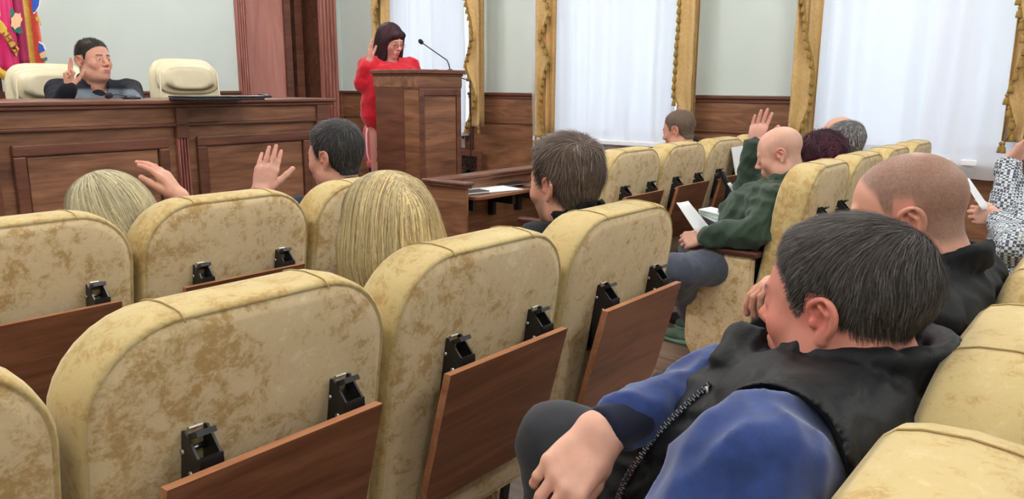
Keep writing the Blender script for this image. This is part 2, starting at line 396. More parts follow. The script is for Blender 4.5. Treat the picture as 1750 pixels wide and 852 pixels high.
# ------------------------------------------------------------------ presidium table
TY = 4.3
tx = lambda px, py=230: un(px, py, Y=TY)[0]
tz = lambda px, py: un(px, py, Y=TY)[2]
TT = 1.252
TXL, TXR = .35, tx(560, 175)
t = empty('presidium_table', ((TXL+TXR)/2, TY, STG), 'long dark walnut presidium table with framed front panels and pilasters', 'table'); O = np.array([(TXL+TXR)/2, TY, STG])
def B(name, lo, hi, mt, bev=.004, par=None): return MB().box(np.array(lo)-O, np.array(hi)-O).build(name, mt, par or t, bevel=bev)
MB().box(np.array((TXL-.02, TY-.06, TT-.022))-O, np.array((TXR+.03, TY+.75, TT))-O).box(np.array((TXL-.02, TY-.045, TT-.042))-O, np.array((TXR+.02, TY+.7, TT-.022))-O).build('table_top', M['wooddk'], t, bevel=.006)
B('front_board', (TXL, TY, STG), (TXR, TY+.03, TT-.042), M['wood'])
zf = tz(300, 213)
B('frieze', (TXL, TY-.02, zf+.008), (TXR-.03, TY, TT-.042), M['wood'])
B('bead', (TXL, TY-.03, zf-.008), (TXR-.03, TY, zf+.008), M['wooddk'])
B('plinth', (TXL, TY-.025, STG), (TXR, TY, STG+.1), M['wooddk'])
B('end_board', (TXR-.03, TY+.03, STG), (TXR, TY+.68, TT-.042), M['wood'])
B('end_board', (TXL, TY+.03, STG), (TXL+.03, TY+.68, TT-.042), M['wood'])
zt = tz(280, 235); zb = STG+.16
def framed(x0, x1):
    w = .058; q = MB()
    f = t
    for lo, hi in (((x0, zt-w), (x1, zt)), ((x0, zb), (x1, zb+w)), ((x0, zb+w), (x0+w, zt-w)), ((x1-w, zb+w), (x1, zt-w))):
        B('panel_moulding', (lo[0], TY-.028, lo[1]), (hi[0], TY, hi[1]), M['wooddk'], .008)
    B('raised_panel', (x0+w+.006, TY-.012, zb+w+.006), (x1-w-.006, TY, zt-w-.006), M['wood'], .004)
p1 = tx(284)-tx(14)
framed(tx(14), tx(284)); framed(tx(333), tx(527)); framed(max(TXL+.03, tx(14)-.16-p1), tx(14)-.16)
for a, b in ((298, 319), (538, 558)):
    x0, x1 = tx(a), tx(b)-.004
    B('pilaster_block', (x0, TY-.042, zf), (x1, TY, TT-.042), M['wooddk']); B('pilaster_block', (x0-.002, TY-.04, zf-.075), (x1+.002, TY, zf), M['wooddk'])
    for k in range(4):
        w = (x1-x0)/4; B('flute', (x0+w*(k+.12), TY-.034, STG+.1), (x0+w*(k+.8), TY, zf-.075), M['trimwood'], .006)
x0 = tx(14)-.10
B('pilaster_block', (x0-.03, TY-.042, STG+.1), (x0+.03, TY, TT-.042), M['wooddk'])

# laptop (closed, dark) and microphones on the table
p = un(372, 167, Z=TT+.012)
lp = empty('laptop', (p[0], p[1], TT), 'flat closed black laptop on the presidium table', 'laptop')
MB().box((-.22, -.13, 0), (.22, .13, .014)).build('base', M['black'], lp, bevel=.004); MB().box((-.222, -.132, .015), (.222, .132, .024)).build('lid', M['black'], lp, bevel=.004)
def desk_mic(p, tip, label, foamr=.017):
    e = empty('desk_microphone', tuple(p), label, 'microphone', None); tip = np.array(tip)-np.array(p)
    MB().lathe([(.05, 0), (.05, .012), (.03, .02), (.008, .024)], n=20).build('base', M['black'], e)
    MB().tube([(0, 0, .02), tip*.3+np.array([0, 0, .012]), tip*.7+np.array([0, 0, .014]), tip], .0035).build('gooseneck', M['micmetal'], e)
    d_ = tip-tip*.7-np.array([0, 0, .014]); d_ /= np.linalg.norm(d_)
    MB().tube([tip-d_*.012, tip-d_*.006, tip+d_*.012, tip+d_*.026, tip+d_*.032], [foamr*.5, foamr*.9, foamr, foamr*.75, foamr*.3], 12).build('foam_windscreen', M['foam'], e)
b0 = un(225, 168, Y=TY+.33); b0[2] = TT; tp_ = un(188, 163, Y=TY+.28)
desk_mic(b0, tp_, 'gooseneck microphone lying low in front of the seated man')
b0 = un(452, 167, Y=TY+.42); b0[2] = TT; tp_ = un(443, 164.5, Y=TY+.33)
desk_mic(b0, tp_, 'small desk microphone beside the closed laptop')

# ------------------------------------------------------------------ lectern
LD = 5.45
c0 = un(715, 118, D=LD)                          # near top corner
ly1 = un(631, 118, X=c0[0])[1]; lx1 = un(796, 118, Y=c0[1])[0]; LZ = c0[2]
le = empty('lectern', (c0[0], c0[1], STG), 'tall walnut lectern with a framed front panel and moulded top', 'lectern')
lw, ldp, lh = lx1-c0[0], ly1-c0[1], LZ-STG
MB().box((0, 0, lh-.03), (lw, ldp, lh)).box((.012, .012, lh-.045), (lw-.012, ldp-.012, lh-.03)).build('top_slab', M['wooddk'], le, bevel=.006)
zb_ = un(715, 149, X=c0[0])[2]-STG
MB().box((.02, .02, zb_), (lw-.02, ldp-.02, lh-.045)).build('header_box', M['wood'], le, bevel=.003)
MB().box((.024, .024, zb_-.012), (lw-.024, ldp-.024, zb_)).build('bead', M['wooddk'], le)
MB().box((.03, .035, 0), (lw-.03, ldp-.03, zb_-.012)).build('body', M['woody'], le, bevel=.003)
for lo, hi in (((.03, 0), (.075, zb_-.012)), ((lw-.075, 0), (lw-.03, zb_-.012)), ((.075, zb_-.06), (lw-.075, zb_-.012)), ((.075, 0), (lw-.075, .1))):
    MB().box((lo[0], .02, lo[1]), (hi[0], .035, hi[1])).build('panel_moulding', M['wooddk'], le, bevel=.005)
MB().box((.083, .028, .11), (lw-.083, .036, zb_-.068)).build('front_panel', M['wood'], le, bevel=.003)
MB().box((.026, ldp*.36, 0), (.031, ldp-.03, zb_-.012)).build('side_veneer', M['wooddky'], le)
# lectern microphone on its tall gooseneck
mb = un(769, 114, Y=c0[1]+.16); mb[2] = LZ
e = empty('lectern_microphone', tuple(mb), 'slim gooseneck microphone standing on the lectern top', 'microphone')
tip = un(721, 73, Y=c0[1]+.2)-mb; k1 = un(764, 103, Y=c0[1]+.16)-mb
MB().lathe([(.022, 0), (.022, .006), (.008, .012)], n=14).build('base', M['black'], e)
MB().tube([(0, 0, .005), k1*.6+np.array([.006, 0, 0]), k1, k1*.6+tip*.4, tip], .0042).build('gooseneck', M['micmetal'], e)
dd = tip/np.linalg.norm(tip)*.9
MB().tube([tip-dd*.01, tip, tip+dd*.025, tip+dd*.036], [.008, .0155, .0155, .007], 12).build('foam_windscreen', M['foam'], e)
# cable hanging from the lectern
cb = un(802, 125, Y=c0[1]+.3); q = [np.array([lx1-.03, cb[1], LZ+.004]), np.array([lx1+.004, cb[1], LZ+.005]), cb+np.array([.012, 0, -.06]), cb+np.array([.016, 0, -.4]), np.array([cb[0]+.014, cb[1]+.01, STG+.01]), np.array([cb[0]+.01, cb[1]+.3, STG+.006])]
tag(MB().tube(q, .005).build('cable', M['black']), 'thin black cable hanging down beside the lectern', 'cable')
# burgundy padded chair behind the lectern
M['pinkfab'] = plain('dusty pink upholstery', srgb(176, 84, 92), .8, noise=.1); M['pinkpipe'] = plain('pale piping', srgb(226, 190, 186), .7)
pc = un(623, 262, Y=ly1+1.0); pcx, pcy = pc[0]+.21, pc[1]
e = empty('padded_chair', (pcx, pcy, STG), 'dusty pink padded chair with pale piping half hidden behind the lectern', 'chair')
pts = [(.21*math.copysign(abs(math.cos(a))**.6, math.cos(a)), .62+.21*math.copysign(abs(math.sin(a))**.6, math.sin(a))) for a in np.linspace(0, 2*math.pi, 28, endpoint=False)]
MB().prism(pts, 'y', -.03, .03).build('backrest', M['pinkfab'], e, bevel=.015)
MB().tube([(x_, -.03, z_) for x_, z_ in pts+pts[:1]], .008, 6).build('piping', M['pinkpipe'], e)
MB().box((-.22, -.46, .40), (.22, -.02, .47)).build('seat', M['pinkfab'], e, bevel=.02)
for sx in (-.19, .19):
    for sy in (-.42, -.04): MB().tube([(sx, sy, 0), (sx, sy, .41)], .012).build('leg', M['black'], e)

# ------------------------------------------------------------------ barrier with folding tablets in front of the right-hand seats
bz = .83
ba = un(799, 312, Z=bz); bb = un(729, 303, X=ba[0])
be = empty('front_barrier', (ba[0], (ba[1]+bb[1])/2, 0), 'low walnut front barrier with moulded rail and fold-out writing tablet', 'barrier')
hy = (bb[1]-ba[1])/2; BLX = 2.85
MB().box((0, -hy+.02, 0), (.03, hy-.02, bz-.03)).build('end_board', M['woody'], be, bevel=.003)
MB().box((-.025, -hy-.01, bz-.018), (.05, hy+.02, bz)).box((-.015, -hy, bz-.036), (.045, hy+.01, bz-.018)).build('end_rail', M['wooddk'], be, bevel=.006)
MB().box((.03, hy-.055, 0), (BLX, hy-.025, bz-.03)).build('long_board', M['wood'], be, bevel=.003)
MB().box((.05, hy-.09, bz-.018), (BLX, hy+.02, bz)).box((.05, hy-.08, bz-.036), (BLX, hy+.01, bz-.018)).build('long_rail', M['wooddk'], be, bevel=.006)
tz0 = bz-.085
q = MB(); rr = .06; tw, td = .42, .26
yb = -hy+.0
def rounded(w, dpt, rad, x0=0, y0=0):
    pts = [(x0, y0+dpt), (x0, y0)]
    pts = [(x0, y0+dpt)]
    for a in np.linspace(math.pi, 1.5*math.pi, 6): pts.append((x0+rad+rad*math.cos(a), y0+rad+rad*math.sin(a)))
    for a in np.linspace(1.5*math.pi, 2*math.pi, 6): pts.append((x0+w-rad+rad*math.cos(a), y0+rad+rad*math.sin(a)))
    pts.append((x0+w, y0+dpt)); return pts
for k in range(3):
    tx0 = .06+k*.60
    MB().prism(rounded(.50, hy*2-.06+.02, .05, tx0, -hy-.02), 'z', tz0-.018, tz0).build('tablet_board', [M['tablet']], be, bevel=.003)
    for xx in (.05, .40):
        g = MB().box((tx0+xx, -hy+.06, tz0-.09), (tx0+xx+.03, hy-.056, tz0-.019)); g.box((tx0+xx, hy-.10, tz0-.17), (tx0+xx+.03, hy-.056, tz0-.02)); g.build('bracket', M['black'], be, bevel=.004)
bo = np.array(be.location)
sh = MB().box((-.105, -.15, 0), (.105, .15, .002)).build('paper_sheet', M['paper'], loc=(bo[0]+.36, bo[1]-.02, tz0+.002)); sh.rotation_euler = (0, 0, 1.3); tag(sh, 'white paper sheet lying on the barrier tablet', 'paper')
nb_ = empty('notebook', (bo[0]+.15, bo[1]-.04, tz0+.0005), 'slim dark notebook lying beside the white sheet on the barrier tablet', 'notebook'); nb_.rotation_euler = (0, 0, 1.35)
MB().box((-.05, -.10, 0), (.05, .10, .004)).build('cover', M['black'], nb_, bevel=.002); MB().box((-.047, -.097, .004), (.047, .098, .012)).build('pages', M['paper'], nb_); MB().box((-.05, -.10, .012), (.05, .10, .015)).build('cover', M['micmetal'], nb_, bevel=.002)
fd = empty('folder', (bo[0]+.44, bo[1]+.06, tz0+.0005), 'black folder under the far edge of the white sheet', 'folder'); fd.location.x += .2; fd.rotation_euler = (0, 0, 1.45)
MB().box((-.07, -.1, 0), (.07, .1, .003)).build('cover', M['black'], fd); MB().box((-.068, -.098, .003), (.068, .098, .006)).build('sheets', M['paper'], fd); MB().box((-.07, -.1, .006), (.07, .1, .009)).build('cover', M['black'], fd)
# carved radiator screen under the first window
ry = un(805, 270, X=XW-.1)[1]
e = empty('radiator_screen', (XW-.10, ry+.35, 0), 'dark wooden lattice radiator screen under the window behind the lectern', 'screen')
q = MB()
for lo, hi in (((-.5, .1), (.5, .16)), ((-.5, .62), (.5, .68)), ((-.5, .16), (-.44, .62)), ((.44, .16), (.5, .62))): MB().box((-.012, lo[0], lo[1]), (.012, hi[0], hi[1])).build('frame_bar', M['wooddky'], e, bevel=.003)
for k in range(9):
    yk = -.40+k*.1; MB().obox((0, yk, .39), (.005, 0, 0), (0, .008, .008), (0, -.235 if yk-.235 > -.46 else -.04, .235 if yk-.235 > -.46 else .04)).build('lattice_bar', M['black'], e)
for k in range(8):
    zk = .2+k*.055; MB().box((-.004, -.44, zk), (.004, .44, zk+.014)).build('lattice_bar', M['black'], e)

# ------------------------------------------------------------------ curtains
def sheer(y0, y1, amp, label, x=XW-.10, z0=.70, gather=0.0):
    n = int((y1-y0)*90); P = []
    zs = np.linspace(z0, 2.98, 14)
    ph = RNG.uniform(0, 6, 4)
    for z in zs:
        row = []
        k = (2.98-z)/(2.98-z0)
        for i in range(n+1):
            u = i/n; y = y0+(y1-y0)*u; yy = y+gather*k*(u)
            w = amp*(math.sin(y*31+ph[0]+1.4*math.sin(y*6+.4*k))+.7*math.sin(y*17+ph[1]+.9*k))*(.6+.5*k)+.02*math.sin(3*z+y*4)*k
            row.append((x+w, yy, z))
        P.append(row)
    o = MB().grid(np.array(P)).build('sheer_curtain', M['sheer']); tag(o, label, 'curtain', 'white sheer curtains'); return o
yw = WIN
sheer(yw[0][0]-.02, yw[0][1]+.02, .022, 'white sheer curtain over the window behind the lectern')
sheer(yw[1][0]-.02, yw[1][1]+.10, .026, 'white sheer curtain over the window beside the lattice screen, behind the short-haired man', z0=.55)
sheer(yw[2][0]+.25, yw[2][1]+.05, .026, 'wide white sheer curtain over the window with the white sill behind the grey-haired man', z0=.93)
sheer(yw[2][0]-.05, yw[2][0]+.42, .022, 'loose edge of white sheer curtain hanging down past the white sill', x=XW-.15, z0=.74, gather=.16)
tm = MB().lathe([(.004, 0), (.009, -.004), (.012, -.012), (.008, -.02), (.006, -.024), (.014, -.034), (.019, -.068), (.016, -.072)], n=10).mesh('tassel'); tm.materials.append(M['fringe'])
def drape(pxa, pxb, zbot, out, label, zz=None, x=XW-.23, tail=True, zpan=None):
    """hanging panel with a zig-zag cascade in front; out=+1: fixed side towards larger Y"""
    ya = un(pxb, 100, X=x)[1]; yb = un(pxa, 100, X=x)[1]
    e = empty('side_drape', (x, (ya+yb)/2, zbot), label, 'curtain', 'gold side drapes'); h = (yb-ya)/2; top = 2.95-zbot
    zs = np.linspace((zpan or zbot)-zbot, top, 16); P = []
    for z in zs:
        P.append([(.045+.022*math.sin(9*u+z*.3)+.01*math.sin(23*u), -h+2*h*u, z) for u in np.linspace(0, 1, 22)])
    MB().grid(np.array(P)).build('drape_panel', M['gold'], e, solid=.003)
    # cascade: fixed edge at one side, zig-zag free edge
    zz = zz or [(0, -1.0), (.22, .9), (.50, -.2), (.80, 1.0), (1.15, -.4), (1.5, 1.0), (2.0, 0)]
    zl = [a for a, b in zz if a < top]; ul = [b for a, b in zz if a < top]
    zs = np.linspace(zl[0], zl[-1], 60); us = np.interp(zs, zl, ul)
    P = []; edge = []
    for z, u in zip(zs, us):
        fr = u*out*h*-1
        fx = out*h
        row = [(-.012-.018*math.sin(7*t_+1)+.004*math.sin(20*z), fx+(fr-fx)*t_, z+.05*(1-t_)*0) for t_ in np.linspace(0, 1, 10)]
        P.append(row); edge.append(np.array(row[-1]))
    MB().grid(np.array(P)).build('cascade', M['gold'], e, solid=.004)
    MB().tube([p_-np.array([.004, 0, 0]) for p_ in edge[::2]], .006, 6).build('braid', M['fringe'], e)
    acc = 0; last = edge[0]; link('tassel', tm, M['fringe'], e, tuple(edge[0]-np.array([.008, 0, 0])))
    for p_ in edge[1:]:
        acc += np.linalg.norm(p_-last); last = p_
        if acc > .062: acc = 0; link('tassel', tm, M['fringe'], e, tuple(p_-np.array([.008, 0, 0])))
    if tail:    # fringe along the bottom of the tail
        for t_ in np.linspace(.05, .95, max(2, int(2*h/.06))):
            link('tassel', tm, M['fringe'], e, (-.02, -h+2*h*t_, -.0+zl[0]+.0))
    return e
drape(640, 661, .95, 1, 'narrow gold drape with tasselled fringe behind the woman in red')
drape(798, 821, .935, -1, 'gold tasselled drape beside the lectern microphone', zz=[(0, .9), (.30, -.6), (.62, 1), (.92, -.2), (1.3, 1.0), (1.9, -.6)])
d2 = drape(918, 944, .865, 1, 'gold tasselled drape with amber lining between dark wainscot and tall window', zz=[(0, 1.1), (.05, .3), (.36, -.2), (.60, .2), (.74, .9), (.95, -.3), (1.15, .9), (1.5, -.8), (2.0, .5)])
q = MB(); yl = un(941, 100, X=XW-.13)[1]
P = [[(.02*math.sin(6*u), -.05+.1*u, z) for u in np.linspace(0, 1, 8)] for z in np.linspace(-.06, 2.0, 6)]
MB().grid(np.array(P)).build('lining', M['lining'], d2, (.03, yl-d2.location.y, 0), solid=.003)
drape(1156, 1187, 1.12, -1, 'gold tasselled drape between the short-haired man and the green wall', zpan=.78, tail=False, zz=[(0, -.2), (.04, .2), (.14, .9), (.38, .9), (.9, .7), (1.02, .9), (1.3, 1.0), (1.9, -.4)])
drape(1358, 1396, .84, 1, 'gold tasselled drape above the raised hand of the man in green', zz=[(.0, -.6), (.16, .0), (.40, .9), (.66, .9), (.84, .2), (1.3, -.9), (1.9, 0)], zpan=.80)
drape(1728, 1768, 1.00, -1, 'gold tasselled drape beside the raised hand of the person in checked shirt', zz=[(0, .6), (.1, -.2), (.3, .9), (.6, -.2), (.9, 1.0), (1.5, -.6)])

# flags in the corner
def flag(name, px0, px1, ztip, y, main, label, side):
    xa = un(px0, 60, Y=y)[0]; xb = un(px1, 60, Y=y)[0]
    e = empty(name, ((xa+xb)/2, y, STG), label, 'flag', None)
    return e, xa-(xa+xb)/2, xb-(xa+xb)/2
M['crimson'] = cloth('crimson banner satin', srgb(196, 34, 100), .42, 500, .05, sheen=.3)
M['crimdark'] = cloth('wine banner satin', srgb(150, 24, 74), .42, 500, .05, sheen=.3)
M['coral'] = cloth('coral flag satin', srgb(232, 92, 74), .45, 500, .05)
M['bluef'] = cloth('blue flag satin', srgb(46, 92, 190), .45, 500, .05)
M['goldf'] = cloth('gold embroidery', srgb(206, 170, 70), .5, 300, .2)
M['redink'] = plain('red lettering', srgb(150, 30, 50), .6)
M['leafg'] = plain('green embroidery', srgb(40, 110, 100), .7)
M['peach'] = plain('peach embroidery', srgb(226, 178, 140), .7)
M['whitef'] = plain('white edging', srgb(230, 225, 225), .7)
FY = 6.35
def fx(px): return un(px, 80, Y=FY)[0]
def fz(py, px=40): return un(px, py, Y=FY)[2]
fe = empty('crimson_banner', (fx(26), FY, STG), 'crimson banner with gold lettered ribbon and gold fringe hanging from a pole', 'flag'); FO = np.array([fx(26), FY, STG])
def fold(u, z): return .014*math.sin(u*14+1.2)+.006*math.sin(u*27+z*2)
def fsheet(parent, O_, x0, x1, zl, zr, top, mt, name, y=0.0, n=40):
    P = []
    for k in np.linspace(0, 1, 24):
        P.append([(x0+(x1-x0)*u-O_[0], y+fold(u*(x1-x0)*4.5, 0), (zl+(zr-zl)*u)*(1-k)+top*k-O_[2]) for u in np.linspace(0, 1, n)])
    return MB().grid(np.array(P)).build(name, mt, parent, solid=.003)
def fsurf(px, py, x0, x1, lift=.012):
    x_ = fx(px); u = (x_-x0)/(x1-x0); return np.array([x_, FY+fold(u*(x1-x0)*4.5, 0)-lift, fz(py, px)])
fx0, fx1 = fx(-30), fx(31)
# front leaf of the banner: bottom edge slants down to the right
fsheet(fe, FO, fx0, fx1, fz(100), fz(140), 2.6, M['crimson'], 'cloth')
gx0, gx1 = fx(28), fx(54)
fsheet(fe, FO, gx0, gx1, fz(112), fz(112), 2.6, M['crimdark'], 'cloth', y=.05)
# fringe along the bottom and the right edge
q = MB()
for u in np.linspace(0, 1, 46):
    x_ = fx0+(fx1-fx0)*u; y_ = FY+fold(u*(fx1-fx0)*4.5, 0); z_ = fz(100)+(fz(140)-fz(100))*u
    q.tube([(x_-FO[0], y_-FO[1], z_-FO[2]+.004), (x_-FO[0]+.002, y_-FO[1]-.003, z_-FO[2]-.075)], [.005, .003], 5)
for k in np.linspace(0, 1, 60):
    z_ = fz(112)*(1-k)+2.5*k; q.tube([(gx1-FO[0]-.004-.0*k, .05+fold((gx1-gx0)*4.5, 0), z_-FO[2]), (gx1-FO[0]+.035, .045+fold((gx1-gx0)*4.5, 0), z_-FO[2]-.05)], [.006, .004], 5)
q.build('fringe', M['goldf'], fe)['kind'] = 'stuff'
# ribbon with its letters
P = []
rb = [(-4, 30), (6, 47), (14, 62), (22, 76), (29, 89)]
for a, b in [(np.interp(t_, range(5), [q_[0] for q_ in rb]), np.interp(t_, range(5), [q_[1] for q_ in rb])) for t_ in np.linspace(0, 4, 30)]:
    P.append([fsurf(a-3+6*w_, b+9-15*w_, fx0, fx1)-FO for w_ in np.linspace(0, 1, 6)])
MB().grid(np.array(P)).build('ribbon', M['goldf'], fe, solid=.003)
def letter(ch, px, py, rot, size, mt, parent, O_):
    cu = bpy.data.curves.new('letter', 'FONT'); cu.body = ch; cu.size = size; cu.extrude = .001; cu.align_x = 'CENTER'; cu.align_y = 'CENTER'
    tmp = bpy.data.objects.new('tmp', cu); COL.objects.link(tmp); dg = bpy.context.evaluated_depsgraph_get(); me = bpy.data.meshes.new_from_object(tmp.evaluated_get(dg))
    bpy.data.objects.remove(tmp); me.materials.clear()
    o = link('letter', me, mt, parent); p_ = fsurf(px, py, fx0, fx1, .02)-O_; o.location = p_; o.rotation_euler = (math.pi/2, rot, 0); return o
for ch, a, b in (('И', 1, 46), ('Ї', 7, 57), ('В', 12, 66), ('С', 18, 76), ('Ь', 24, 84)): letter(ch, a, b, 1.0, .085, M['redink'], fe, FO)
# embroidered oak leaves
def leafpoly(px, py, s, rot, mt, parent, O_, lift=.03):
    c_ = fsurf(px, py, fx0, fx1, lift)-O_; pts = []
    for k in range(14):
        a = 2*math.pi*k/14; r_ = s*(1 if k % 2 else .8); x_, z_ = r_*math.cos(a)*.55, r_*math.sin(a)
        pts.append((c_[0]+x_*math.cos(rot)-z_*math.sin(rot), c_[2]+x_*math.sin(rot)+z_*math.cos(rot)))
    MB().prism(pts, 'y', c_[1]-.002, c_[1]+.002).build('embroidered_leaf', mt, parent)
for a in ((27, 25, .06, .5, 'leafg'), (33, 36, .065, -.4, 'peach'), (31, 48, .055, .9, 'leafg'), (5, 18, .05, .2, 'goldf')): leafpoly(a[0], a[1], a[2], a[3], M[a[4]], fe, FO, .012 if a[0] < 26 else .005)
MB().tube([(fx0-FO[0]+.12, .14, 0), (fx0-FO[0]+.12, .10, 2.6)], .014).build('pole', M['wooddk'], fe); MB().lathe([(.16, 0), (.16, .02), (.03, .04), (.02, .12)], (fx0-FO[0]+.12, .14, 0), 20).build('base', M['black'], fe)
FY2 = FY+.22
f2 = empty('coral_flag', (fx(74), FY2, STG), 'coral red flag with blue emblem corner standing behind the crimson banner', 'flag'); O2 = np.array([fx(74), FY2, STG])
hx0, hx1 = un(52, 80, Y=FY2)[0], un(80, 80, Y=FY2)[0]
P = []
for k in np.linspace(0, 1, 20):
    z_ = 1.28*(1-k)+2.6*k
    xr = hx1-.07*k
    P.append([(hx0+(xr-hx0)*u-O2[0], .03*math.sin(u*7+.5), z_-O2[2]) for u in np.linspace(0, 1, 24)])
MB().grid(np.array(P)).build('cloth', M['coral'], f2, solid=.003)
def patch(pts, mt, name, lift=.045):
    pp = [un(a, b, Y=FY2-lift) for a, b in pts]; poly = [(p_[0]-O2[0], p_[2]-O2[2]) for p_ in pp]
    MB().prism(poly, 'y', -lift-.002, -lift+.002).build(name, mt, f2)
patch([(54, -6), (68, -6), (66, 10), (60, 20), (56, 22)], M['bluef'], 'emblem_field'); patch([(66, 10), (68, -6), (69.5, -6), (67.5, 12), (58, 24), (56, 22), (60, 20)], M['whitef'], 'emblem_edge')
patch([(60, 30), (65, 28), (68, 33), (71, 44), (69, 44), (66, 35), (62, 36)], M['goldf'], 'emblem_animal')
patch([(66, 72), (74, 76), (77, 84), (75, 90), (66, 88)], M['bluef'], 'emblem_field'); patch([(66, 70), (75, 74), (79, 84), (77, 86), (73, 77), (66, 73)], M['whitef'], 'emblem_edge', .048)
patch([(67, 92), (78, 86), (78, 97), (70, 100)], M['peach'], 'emblem_leaf', .048); patch([(72, 100), (80, 97), (81, 103), (74, 105)], M['leafg'], 'emblem_leaf', .048)
MB().tube([(hx0-O2[0]+.03, .06, 0), (hx0-O2[0]+.03, .06, 2.7)], .014).build('pole', M['wooddk'], f2); MB().lathe([(.15, 0), (.15, .02), (.03, .04), (.02, .12)], (hx0-O2[0]+.03, .06, 0), 20).build('base', M['black'], f2)

# ------------------------------------------------------------------ cream leather office chairs of the presidium
def superell(w, h, n=40, e=.42):
    return [(w*math.copysign(abs(math.cos(a))**e, math.cos(a)), h*math.copysign(abs(math.sin(a))**e, math.sin(a))) for a in np.linspace(0, 2*math.pi, n, endpoint=False)]
def pad(mb, w, h, c, th, lean=0, e=.42, m=0):
    """puffed cushion standing in XZ, front towards -Y"""
    o = superell(w, h, 40, e); rings = []
    for ins, y in ((.5, .0), (.25, .0), (.06, .006), (.015, .02), (0, .5*th), (.012, th-.02), (.05, th-.004), (.25, th), (.5, th)):
        rings.append([(x_*(1-ins/w*.9 if ins < .1 else 1-ins), y-.5*th, z_*(1-ins/h*.9 if ins < .1 else 1-ins)) for x_, z_ in o])
    R_ = np.array(rings); R_[..., 1] += lean*R_[..., 2]; R_ += np.array(c)
    P = np.concatenate([R_, R_[:, :1]], 1)
    mb.grid(P, m); k = len(mb.v)
    mb.add(R_[0], [tuple(range(39, -1, -1))], m, True); mb.add(R_[-1], [tuple(range(40))], m, True)
    return mb
def office_chair(px, py, Y, label, rot=0.0):
    top = un(px, py, Y=Y); e = empty('office_chair', (top[0], Y, STG), label, 'chair', 'cream leather office chairs'); e.rotation_euler = (0, 0, rot)
    H = top[2]-STG
    pad(MB(), .265, .36, (0, 0, H-.36), .09, .12).build('backrest', M['leather'], e)
    pad(MB(), .235, .11, (0, -.030, H-.14), .06, .12, .6).build('headrest_cushion', M['leather'], e)
    for k in range(4): pad(MB(), .20, .05, (0, -.036-.012*k, H-.31-.095*k), .05, .12, .6).build('back_cushion', M['leather'], e)
    for s in (-1, 1): MB().tube([(s*.215, -.052, H-.1), (s*.225, -.055, H-.3), (s*.215, -.09, H-.62)], .006, 6).build('piping', M['leather'], e)
    q = MB(); q.box((-.25, -.52, .42), (.25, -.02, .52)); q.build('seat', M['leather'], e, bevel=.035)
    for s in (-1, 1): MB().tube([(s*.27, -.06, .72), (s*.29, -.25, .74), (s*.29, -.42, .72), (s*.27, -.4, .46)], .022).build('armrest', M['black'], e)
    MB().tube([(0, -.27, .08), (0, -.27, .43)], .03, 12).build('column', M['black'], e)
    for k in range(5):
        a = k*2*math.pi/5+.3; lg = MB().tube([(0, -.27, .11), (.3*math.cos(a), -.27+.3*math.sin(a), .07)], [.028, .018]).build('base_leg', M['black'], e)
        MB().lathe([(.02, -.025), (.028, -.01), (.028, .01), (.02, .025)], (.3*math.cos(a), -.27+.3*math.sin(a), .028), 12).build('caster', M['black'], e)
    return e
office_chair(315, 100, 5.45, 'empty cream leather office chair behind the closed laptop')
office_chair(82, 108, 5.62, 'cream leather office chair under the man with the raised finger')

# ------------------------------------------------------------------ auditorium chairs
LEAN = .163; CT = 1.02; CP = .57
def outline(W_, zt, zb, Rt, Rb, n=9):
    p = []
    for cx, cz, r_, a0 in ((W_-Rt, zt-Rt, Rt, 0), (-W_+Rt, zt-Rt, Rt, math.pi/2), (-W_+Rb, zb+Rb, Rb, math.pi), (W_-Rb, zb+Rb, Rb, 1.5*math.pi)):
        for k in range(n): a = a0+math.pi/2*k/(n-1); p.append((cx+r_*math.cos(a), cz+r_*math.sin(a)))
    return p
def yb_(z): return LEAN*(1.0-z)
def back_mesh():
    mb = MB(); HW, zt, zb = .276, CT, .34
    prof = [(.16, -.006, 0), (.09, -.007, 0), (.035, -.004, 0), (.017, .001, 0), (.0135, .0065, 0), (.010, .001, 1), (.003, .012, 1), (0, .03, 1), (-.003, .065, 1), (0, .105, 1), (.006, .126, 1), (.020, .139, 1), (.024, .134, 1), (.029, .139, 0), (.09, .150, 0), (.17, .154, 0)]
    rings = []
    for ins, y, m_ in prof:
        o = outline(HW-ins, zt-ins, zb+ins, max(.15-ins, .02), max(.06-ins, .015)); rings.append([(x_, y+yb_(z_), z_) for x_, z_ in o])
    n = len(rings[0])
    for i in range(len(rings)-1):
        for_m = prof[i+1][2] if prof[i+1][2] else prof[i][2]*0
        vs = rings[i]+rings[i+1]
        mb.add(vs, [(k, n+k, n+(k+1) % n, (k+1) % n) for k in range(n)], 1 if (prof[i][2] or prof[i+1][2]) else 0, True)
    mb.add(rings[0], [tuple(range(n))], 0, True); mb.add(rings[-1], [tuple(range(n-1, -1, -1))], 0, True)
    me = mb.mesh('backrest')
    import bmesh
    bm = bmesh.new(); bm.from_mesh(me); bmesh.ops.remove_doubles(bm, verts=bm.verts, dist=1e-5); bmesh.ops.recalc_face_normals(bm, faces=bm.faces); bm.to_mesh(me); bm.free()
    me.materials.append(M['velvet']); me.materials.append(M['velvetrim']); return me
BACK = back_mesh()
SEAM = MB().tube([(0, y+yb_(CT), CT-d_+.0015) for y, d_ in ((-.002, .016), (.012, .003), (.03, .0), (.065, -.003), (.105, .0), (.126, .006), (.139, .02))], .0013, 5).mesh('seam'); SEAM.materials.append(M['seam'])
TO = -.070
